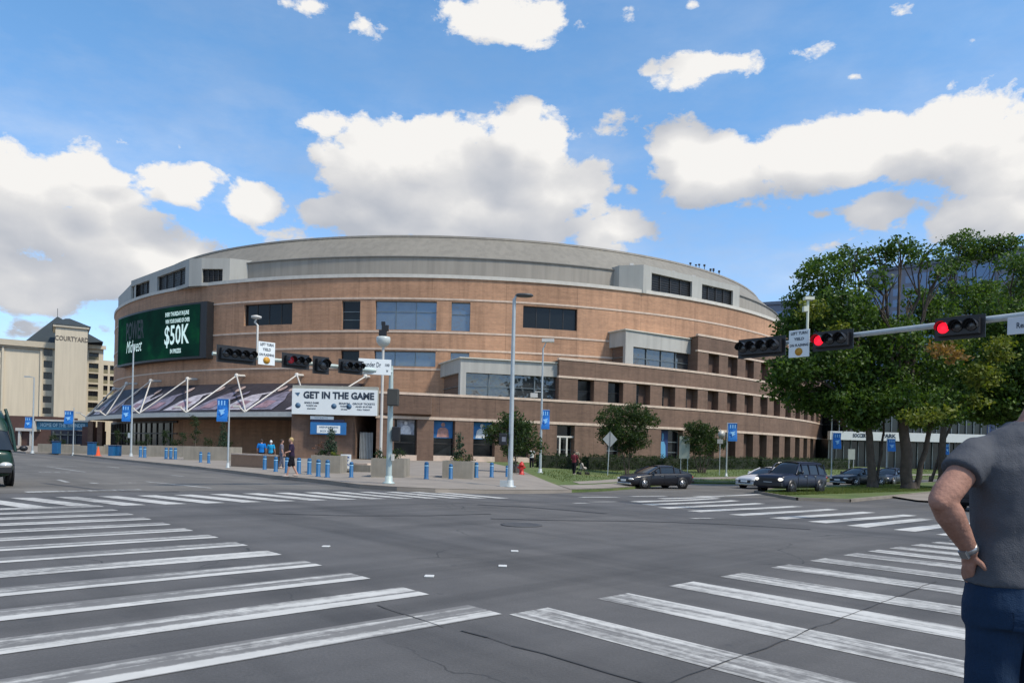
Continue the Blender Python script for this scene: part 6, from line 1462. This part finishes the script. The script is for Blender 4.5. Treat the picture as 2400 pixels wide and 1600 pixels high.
def small_person(pos, face, hgt, shirt, trous, hair, label, stride=.0, shorts=False, lean=0, bag=None, arms=(0, 0), cap=None):
    """face: heading angle; local +x forward, y left"""
    r_ = empty('person', pos, face, label=label, cat='person'); s = hgt / 1.75
    V_ = lambda x, y, z: Vector((x + lean * z * z * .3, y, z)) * s
    hip = V_(0, 0, .92); b = MB()
    kn = [V_(stride * .45, .1, .5), V_(-stride * .2, -.1, .5)]; an = [V_(stride * .75, .1, .08), V_(-stride * .85, -.1, .12)]
    hp = [V_(0, .09, .9), V_(0, -.09, .9)]; sh = [V_(0, .19, 1.42), V_(0, -.19, 1.42)]
    el = [V_(.0 + arms[0] * .2, .27, 1.14), V_(.0 + arms[1] * .2, -.27, 1.14)]; wr_ = [V_(.08 + arms[0] * .45, .27, .92 + abs(arms[0]) * .3), V_(.08 + arms[1] * .45, -.27, .92 + abs(arms[1]) * .3)]
    ringz(b, [(z * s, rx * s, ry * s, (lean * z * z * .3) * s, 0) for z, ry, rx in ((.86, .15, .1), (.98, .15, .1), (1.1, .13, .09), (1.3, .165, .11), (1.42, .17, .09), (1.47, .09, .07))])
    for i in (0, 1):
        limbt(b, [hp[i], kn[i], an[i]], [.085 * s, .058 * s, .04 * s]); limbt(b, [sh[i], el[i], wr_[i]], [.05 * s, .04 * s, .028 * s])
        d = 1 if i == 0 else 1; b.ell(tuple(an[i] + Vector((.07 * s, 0, -.035 * s))), (.13 * s, .045 * s, .045 * s), 10, 6)
        hnd = wr_[i] + Vector((0, 0, -.07 * s)); b.ell(tuple(hnd), (.025 * s, .018 * s, .06 * s), 8, 6)
        for q in range(4): b.tube([hnd + Vector(((q - 1.5) * .016 * s, 0, -.03 * s)), hnd + Vector(((q - 1.5) * .019 * s, 0, (-.115 + abs(q - 1.4) * .012) * s))], [.009 * s, .007 * s], 6)
        b.tube([hnd + Vector((.02 * s, 0, .02 * s)), hnd + Vector((.05 * s, 0, -.03 * s))], [.01 * s, .008 * s], 6)
    nk = V_(0, 0, 1.5); hd = V_(.02, 0, 1.63); b.tube([V_(0, 0, 1.44), V_(.01, 0, 1.56)], .05 * s, 12); b.ell(tuple(hd), (.095 * s, .078 * s, .12 * s), 16, 12); b.ell(tuple(hd + Vector((.09, 0, -.01)) * s), (.022 * s, .014 * s, .025 * s), 8, 6)
    for i in (1, -1): b.ell(tuple(hd + Vector((-.005, .078 * i, 0)) * s), (.02 * s, .012 * s, .03 * s), 8, 6)
    body = blend('body', b, M_skin, r_, .016 * s, 2)
    b = MB(); ringz(b, [(z * s, rx * s, ry * s, (lean * z * z * .3) * s, 0) for z, ry, rx in ((.88, .175, .125), (1.0, .17, .12), (1.1, .155, .11), (1.3, .185, .13), (1.42, .185, .105), (1.475, .1, .08))])
    for i in (0, 1): limbt(b, [sh[i], sh[i].lerp(el[i], .75)], [.068 * s, .065 * s])
    blend('shirt', b, shirt, r_, .018 * s, 2)
    b = MB(); ringz(b, [(z * s, rx * s, ry * s, (lean * z * z * .3) * s, 0) for z, ry, rx in ((.82, .165, .12), (.93, .17, .12), (.99, .16, .112))])
    for i in (0, 1):
        if shorts: limbt(b, [hp[i], hp[i].lerp(kn[i], .9)], [.1 * s, .095 * s])
        else: limbt(b, [hp[i], kn[i], an[i].lerp(kn[i], .08)], [.1 * s, .078 * s, .066 * s])
    blend('shorts' if shorts else 'trousers', b, trous, r_, .018 * s, 2)
    b = MB()
    for i in (0, 1): b.ell(tuple(an[i] + Vector((.07 * s, 0, -.045 * s))), (.145 * s, .055 * s, .05 * s), 10, 6)
    b.build('shoe', M_shoe, r_, world=False)
    b = MB(); b.ell(tuple(hd + Vector((-.02, 0, .03)) * s), (.1 * s, .088 * s, .112 * s), 14, 10); b.build('cap' if cap else 'hair', cap or hair, r_, world=False)
    for i in (1, -1):
        b = MB(); b.ell(tuple(hd + Vector((.088, .03 * i, .012)) * s), (.01 * s, .012 * s, .007 * s), 8, 6); b.build('eye', M_black, r_, world=False)
    b = MB(); b.box((hd.x + .085 * s), (hd.x + .097 * s), -.022 * s, .022 * s, hd.z - .055 * s, hd.z - .047 * s); b.build('mouth', mat('lips', (.25, .08, .07), .6, var=0), r_, world=False)
    if bag:
        b = MB(); b.ell(tuple(V_(-.17, 0, 1.2)), (.1 * s, .15 * s, .22 * s), 12, 8); b.build('backpack', bag, r_, world=False)
    return r_
M_shoe = mat('shoe_pale', (.4, .34, .3), .7)
S_dk = cloth('tee_dark_purple', (.03, .02, .045)); S_bl = cloth('tee_blue', (.01, .16, .5)); S_bl2 = cloth('tee_light_blue', (.02, .3, .55)); S_gr = cloth('tee_grey', (.16, .15, .18)); S_wh = cloth('tee_white', (.55, .55, .53)); S_rd = cloth('tee_maroon', (.16, .03, .04)); S_bk = cloth('cloth_black', (.012, .012, .016)); S_bg = cloth('cloth_beige', (.3, .26, .2))
p = land(684, 1117); small_person(p, R(200), 1.74, S_dk, S_bk, M_blond, 'blond person in dark purple top and black shorts walking along the kerb', .28, True, .07, arms=(.5, -.1))
p = land(612, 1092); small_person(p, R(100), 1.75, S_bl, S_bk, M_hair, 'person in bright blue shirt behind the ramp wall, left of the white cap', .05)
p = land(634, 1092); small_person(p, R(80), 1.68, S_bl2, S_bk, M_hair, 'person in light blue shirt and white cap behind the ramp wall', .05, cap=mat('cap_white', (.6, .65, .66), .7))
p = land(659, 1098); small_person(p, R(20), 1.72, S_gr, cloth('denim_grey', (.1, .11, .15)), M_hair, 'person in grey shirt just left of the walking blond person', .15)
p = land(1345, 1112); small_person(p, R(60), 1.75, S_rd, S_bk, M_hair, 'person in dark red top pushing a stroller across the grass', .15, arms=(.5, .5))
p = land(1249, 1100); small_person(p + Vector((0, 4, 0)), R(90), 1.7, S_wh, S_bk, M_hair, 'person in white shirt and dark trousers by the entrance behind the hydrant', .1)
p = land(1355, 1095); small_person(p + Vector((0, 2, 0)), R(250), 1.7, S_bg, S_bk, M_hair, 'person in beige top behind the stroller', .1)
# stroller
p = land(1366, 1112); stn = empty('stroller', p, R(20), label='grey and beige folding stroller on the grass beside the person in dark red', cat='stroller')
b = MB(); b.tube([(-.35, .2, .95), (-.1, .2, .6), (.35, .2, .12)], .018, 6); b.tube([(-.35, -.2, .95), (-.1, -.2, .6), (.35, -.2, .12)], .018, 6); b.tube([(-.35, -.2, .95), (-.35, .2, .95)], .02, 6); b.tube([(-.1, .2, .6), (-.3, .2, .12)], .018, 6); b.tube([(-.1, -.2, .6), (-.3, -.2, .12)], .018, 6); b.build('frame', M_black, stn, world=False)
b = MB(); b.ell((.02, 0, .48), (.3, .2, .14), 12, 8); b.ell((-.1, 0, .68), (.12, .2, .22), 12, 8); b.build('seat', mat('stroller_beige', (.32, .28, .24), .8, var=.3, vs=6), stn, world=False)
for x, y in ((.36, .2), (.36, -.2), (-.32, .22), (-.32, -.22)):
    b = MB(); b.lathe([(.1, -.02), (.11, 0), (.1, .02)], 14, (0, 0, 0), Matrix.Translation((x, y, .11)) @ Matrix.Rotation(R(90), 4, 'X')); b.build('wheel', M_rubber, stn, world=False)

# the man at the right edge, seen from behind, left hand on his hip
YM = 3.0; mp_ = at(2400, 1150, YM); man = empty('person', (mp_.x, mp_.y, 0), 0, label='man seen from behind in grey t-shirt and blue jeans, left hand on hip', cat='person')
b = MB()
ringz(b, [(.86, .17, .11, 0, 0), (1.0, .175, .11, 0, 0), (1.14, .15, .1, 0, 0), (1.3, .165, .11, 0, 0), (1.45, .18, .11, 0, 0), (1.55, .14, .08, 0, .01), (1.60, .07, .06, .02, .01), (1.66, .06, .06, .03, .01)])
limbt(b, [(.03, .01, 1.62), (.07, .015, 1.70), (.10, .02, 1.78)], [.066, .06, .06])
hc = Vector((.125, .03, 1.87)); b.ell(tuple(hc), (.078, .1, .125), 20, 14); b.ell((hc.x, hc.y + .05, hc.z - .07), (.05, .06, .05), 12, 8); b.ell((hc.x, hc.y + .1, hc.z - .01), (.014, .025, .024), 10, 6)
for s in (1, -1): b.ell((hc.x + .08 * s, hc.y, hc.z - .01), (.012, .022, .033), 10, 6)
E_ = Vector((-.392, -.10, 1.345)); W_ = Vector((-.235, -.035, 1.14)); S_ = Vector((-.185, 0, 1.54))
limbt(b, [S_ + Vector((.02, 0, -.02)), S_.lerp(E_, .45), E_.lerp(S_, .12), E_], [.05, .056, .055, .048])
limbt(b, [E_, E_.lerp(W_, .28), E_.lerp(W_, .65), W_], [.048, .054, .043, .030])
b.ell(tuple(E_ + Vector((-.012, -.01, -.008))), (.04, .04, .038), 12, 8)
# hand: palm on the hip, fingers curling round to the front, thumb to the back
pc = W_ + Vector((.016, .03, -.042)); b.ell(tuple(pc), (.022, .042, .052), 12, 8); b.tube([W_, pc], [.027, .026], 12)
for q, (yy, ln) in enumerate(((.034, .070), (.014, .080), (-.006, .074), (-.026, .058))):
    a0_ = pc + Vector((.0, yy, -.030)); a1_ = a0_ + Vector((.006, .012, -ln * .45)); a2_ = a1_ + Vector((.014, .012, -ln * .32)); a3_ = a2_ + Vector((.016, .006, -ln * .18)); b.tube([a0_, a1_, a2_, a3_], [.0105, .0098, .009, .0075], 10)
    for p_, r__ in ((a1_, .0102), (a2_, .0094), (a3_, .0078)): b.ell(tuple(p_), (r__,) * 3, 8, 6)
t0_ = pc + Vector((.0, -.035, .012)); t1_ = t0_ + Vector((.014, -.022, -.018)); t2_ = t1_ + Vector((.014, -.006, -.02)); limbt(b, [t0_, t1_, t2_], [.013, .0115, .0095], 10)
S2 = Vector((.2, 0, 1.54)); E2 = Vector((.27, -.02, 1.25)); W2 = Vector((.27, .05, 1.0)); limbt(b, [S2 + Vector((-.02, 0, -.02)), S2.lerp(E2, .5), E2, W2], [.05, .054, .044, .03])
p2 = W2 + Vector((0, .01, -.06)); b.ell(tuple(p2), (.02, .042, .05), 12, 8)
for q, (yy, ln) in enumerate(((.034, .075), (.012, .085), (-.01, .08), (-.03, .06))):
    a0_ = p2 + Vector((0, yy, -.03)); a1_ = a0_ + Vector((-.002, .005, -ln * .5)); a2_ = a1_ + Vector((-.012, .006, -ln * .45)); b.tube([a0_, a1_, a2_], [.0105, .0095, .008], 10)
limbt(b, [p2 + Vector((0, .035, .02)), p2 + Vector((-.01, .07, -.01)), p2 + Vector((-.015, .08, -.045))], [.013, .011, .009], 10)
for s in (1, -1):
    limbt(b, [(s * .1, 0, .9), (s * .11, .01, .52), (s * .12, -.02, .1)], [.09, .06, .042]); b.ell((s * .12, .06, .05), (.045, .13, .045), 12, 8)
blend('body', b, M_skinm if False else mat('arm_skin', (.32, .17, .125), .72, var=.16, vs=12, bump=.25, bs=60, spec=.25), man, .0055, 5)
b = MB()
ringz(b, [(1.00, .226, .15, .0, 0), (1.03, .222, .148, 0, 0), (1.1, .207, .138, 0, 0), (1.2, .193, .128, 0, 0), (1.3, .196, .13, 0, 0), (1.4, .210, .136, 0, -.004), (1.48, .214, .132, 0, -.006), (1.54, .205, .115, .0, -.004), (1.585, .178, .098, .004, .0), (1.62, .13, .084, .012, .004), (1.65, .088, .076, .022, .008), (1.664, .078, .072, .026, .01)], 32, 2.3)
A1_ = S_.lerp(E_, .5); limbt(b, [S_ + Vector((.03, 0, -.005)), S_ + Vector((-.005, 0, -.012)), S_.lerp(E_, .2)], [.07, .072, .073], 18); b.tube([S_.lerp(E_, .15), A1_], [.073, .078], 18)
limbt(b, [S2 + Vector((-.03, 0, -.005)), S2, S2.lerp(E2, .5)], [.076, .076, .07], 18)
tee = blend('t_shirt', b, cloth('charcoal_tee', (.080, .085, .098), .8, 3.4, .8), man, .009, 7)
tx_ = bpy.data.textures.new('folds', 'CLOUDS'); tx_.noise_scale = .16; tx_.noise_depth = 1
dm = tee.modifiers.new('folds', 'DISPLACE'); dm.texture = tx_; dm.strength = .03; dm.mid_level = .5; dm.texture_coords = 'LOCAL'
b = MB(); n_ = 28; b.lathe([(.072, 0), (.079, .004), (.079, .016), (.072, .02)], 28, (0, 0, 0), Matrix.Translation((.028, .01, 1.655)) @ Matrix.Rotation(R(-14), 4, 'Y') @ Matrix.Diagonal((1.02, .95, 1, 1))); b.build('collar', mat('collar_pink', (.25, .12, .13), .9), tee, world=False)
b = MB()
ringz(b, [(.84, .215, .15, 0, 0), (.92, .224, .155, 0, -.005), (1.0, .214, .145, 0, 0), (1.04, .206, .138, 0, 0)], 32, 2.4)
for s in (1, -1): limbt(b, [(s * .105, 0, .88), (s * .107, .005, .72), (s * .112, .01, .52), (s * .118, -.02, .3), (s * .12, -.02, .09)], [.108, .1, .088, .082, .085], 20)
jn = blend('jeans', b, cloth('blue_denim', (.012, .030, .066), .9, 5, .5), man, .01, 4)
dm = jn.modifiers.new('folds', 'DISPLACE'); dm.texture = tx_; dm.strength = .02; dm.texture_coords = 'LOCAL'
b = MB(); b.tube([(.0, -.158, .985), (.06, -.158, .985), (.12, -.15, .985), (.18, -.12, .985)], .016, 8); b.build('belt', mat('brown_belt', (.13, .05, .03), .6), man, world=False)
M_pock = cloth('pocket_denim', (.012, .031, .070), .4, 9)
for s in (1, -1):
    b = MB(); gp = [(s * (.045 + .085 * i / 6), -.17, .92 - (.11 + (.025 * (1 - abs(i - 3) / 3))) * j / 6) for j in range(7) for i in range(7)]; b.add(gp, [(j * 7 + i, j * 7 + i + 1, j * 7 + i + 8, j * 7 + i + 7) if s < 0 else (j * 7 + i, j * 7 + i + 7, j * 7 + i + 8, j * 7 + i + 1) for j in range(6) for i in range(6)], True); pk = b.build('back_pocket', M_pock, jn, world=False); sw = pk.modifiers.new('fit', 'SHRINKWRAP'); sw.target = jn; sw.offset = .004; sw.wrap_method = 'NEAREST_SURFACEPOINT'
wd_ = (W_ - E_).normalized(); MM = Matrix.Translation(W_ + wd_ * -.012) @ wd_.to_track_quat('Z', 'Y').to_matrix().to_4x4()
b = MB(); b.lathe([(.0315, -.012), (.034, -.01), (.034, .01), (.0315, .012)], 20, (0, 0, 0), MM); b.box(-.016, .016, -.042, -.028, -.018, .018, MM); b.build('wristwatch', mat('watch_steel', (.4, .4, .4), .3, .8, var=0), man, world=False)
b = MB(); b.ell((hc.x, hc.y - .012, hc.z + .025), (.084, .1, .112), 18, 12); b.build('hair', M_hair, man, world=False)
b = MB()
for s in (1, -1): b.ell((s * .12, .07, .045), (.052, .15, .05), 12, 8)
b.build('shoe', M_shoe, man, world=False)
for s in (1, -1):
    b = MB(); b.ell((hc.x + .03 * s, hc.y + .094, hc.z + .005), (.012, .008, .008), 8, 6); b.build('eye', M_black, man, world=False)
b = MB(); b.box(hc.x - .024, hc.x + .024, hc.y + .093, hc.y + .105, hc.z - .062, hc.z - .053); b.build('mouth', mat('lips', (.25, .08, .07), .6, var=0), man, world=False)
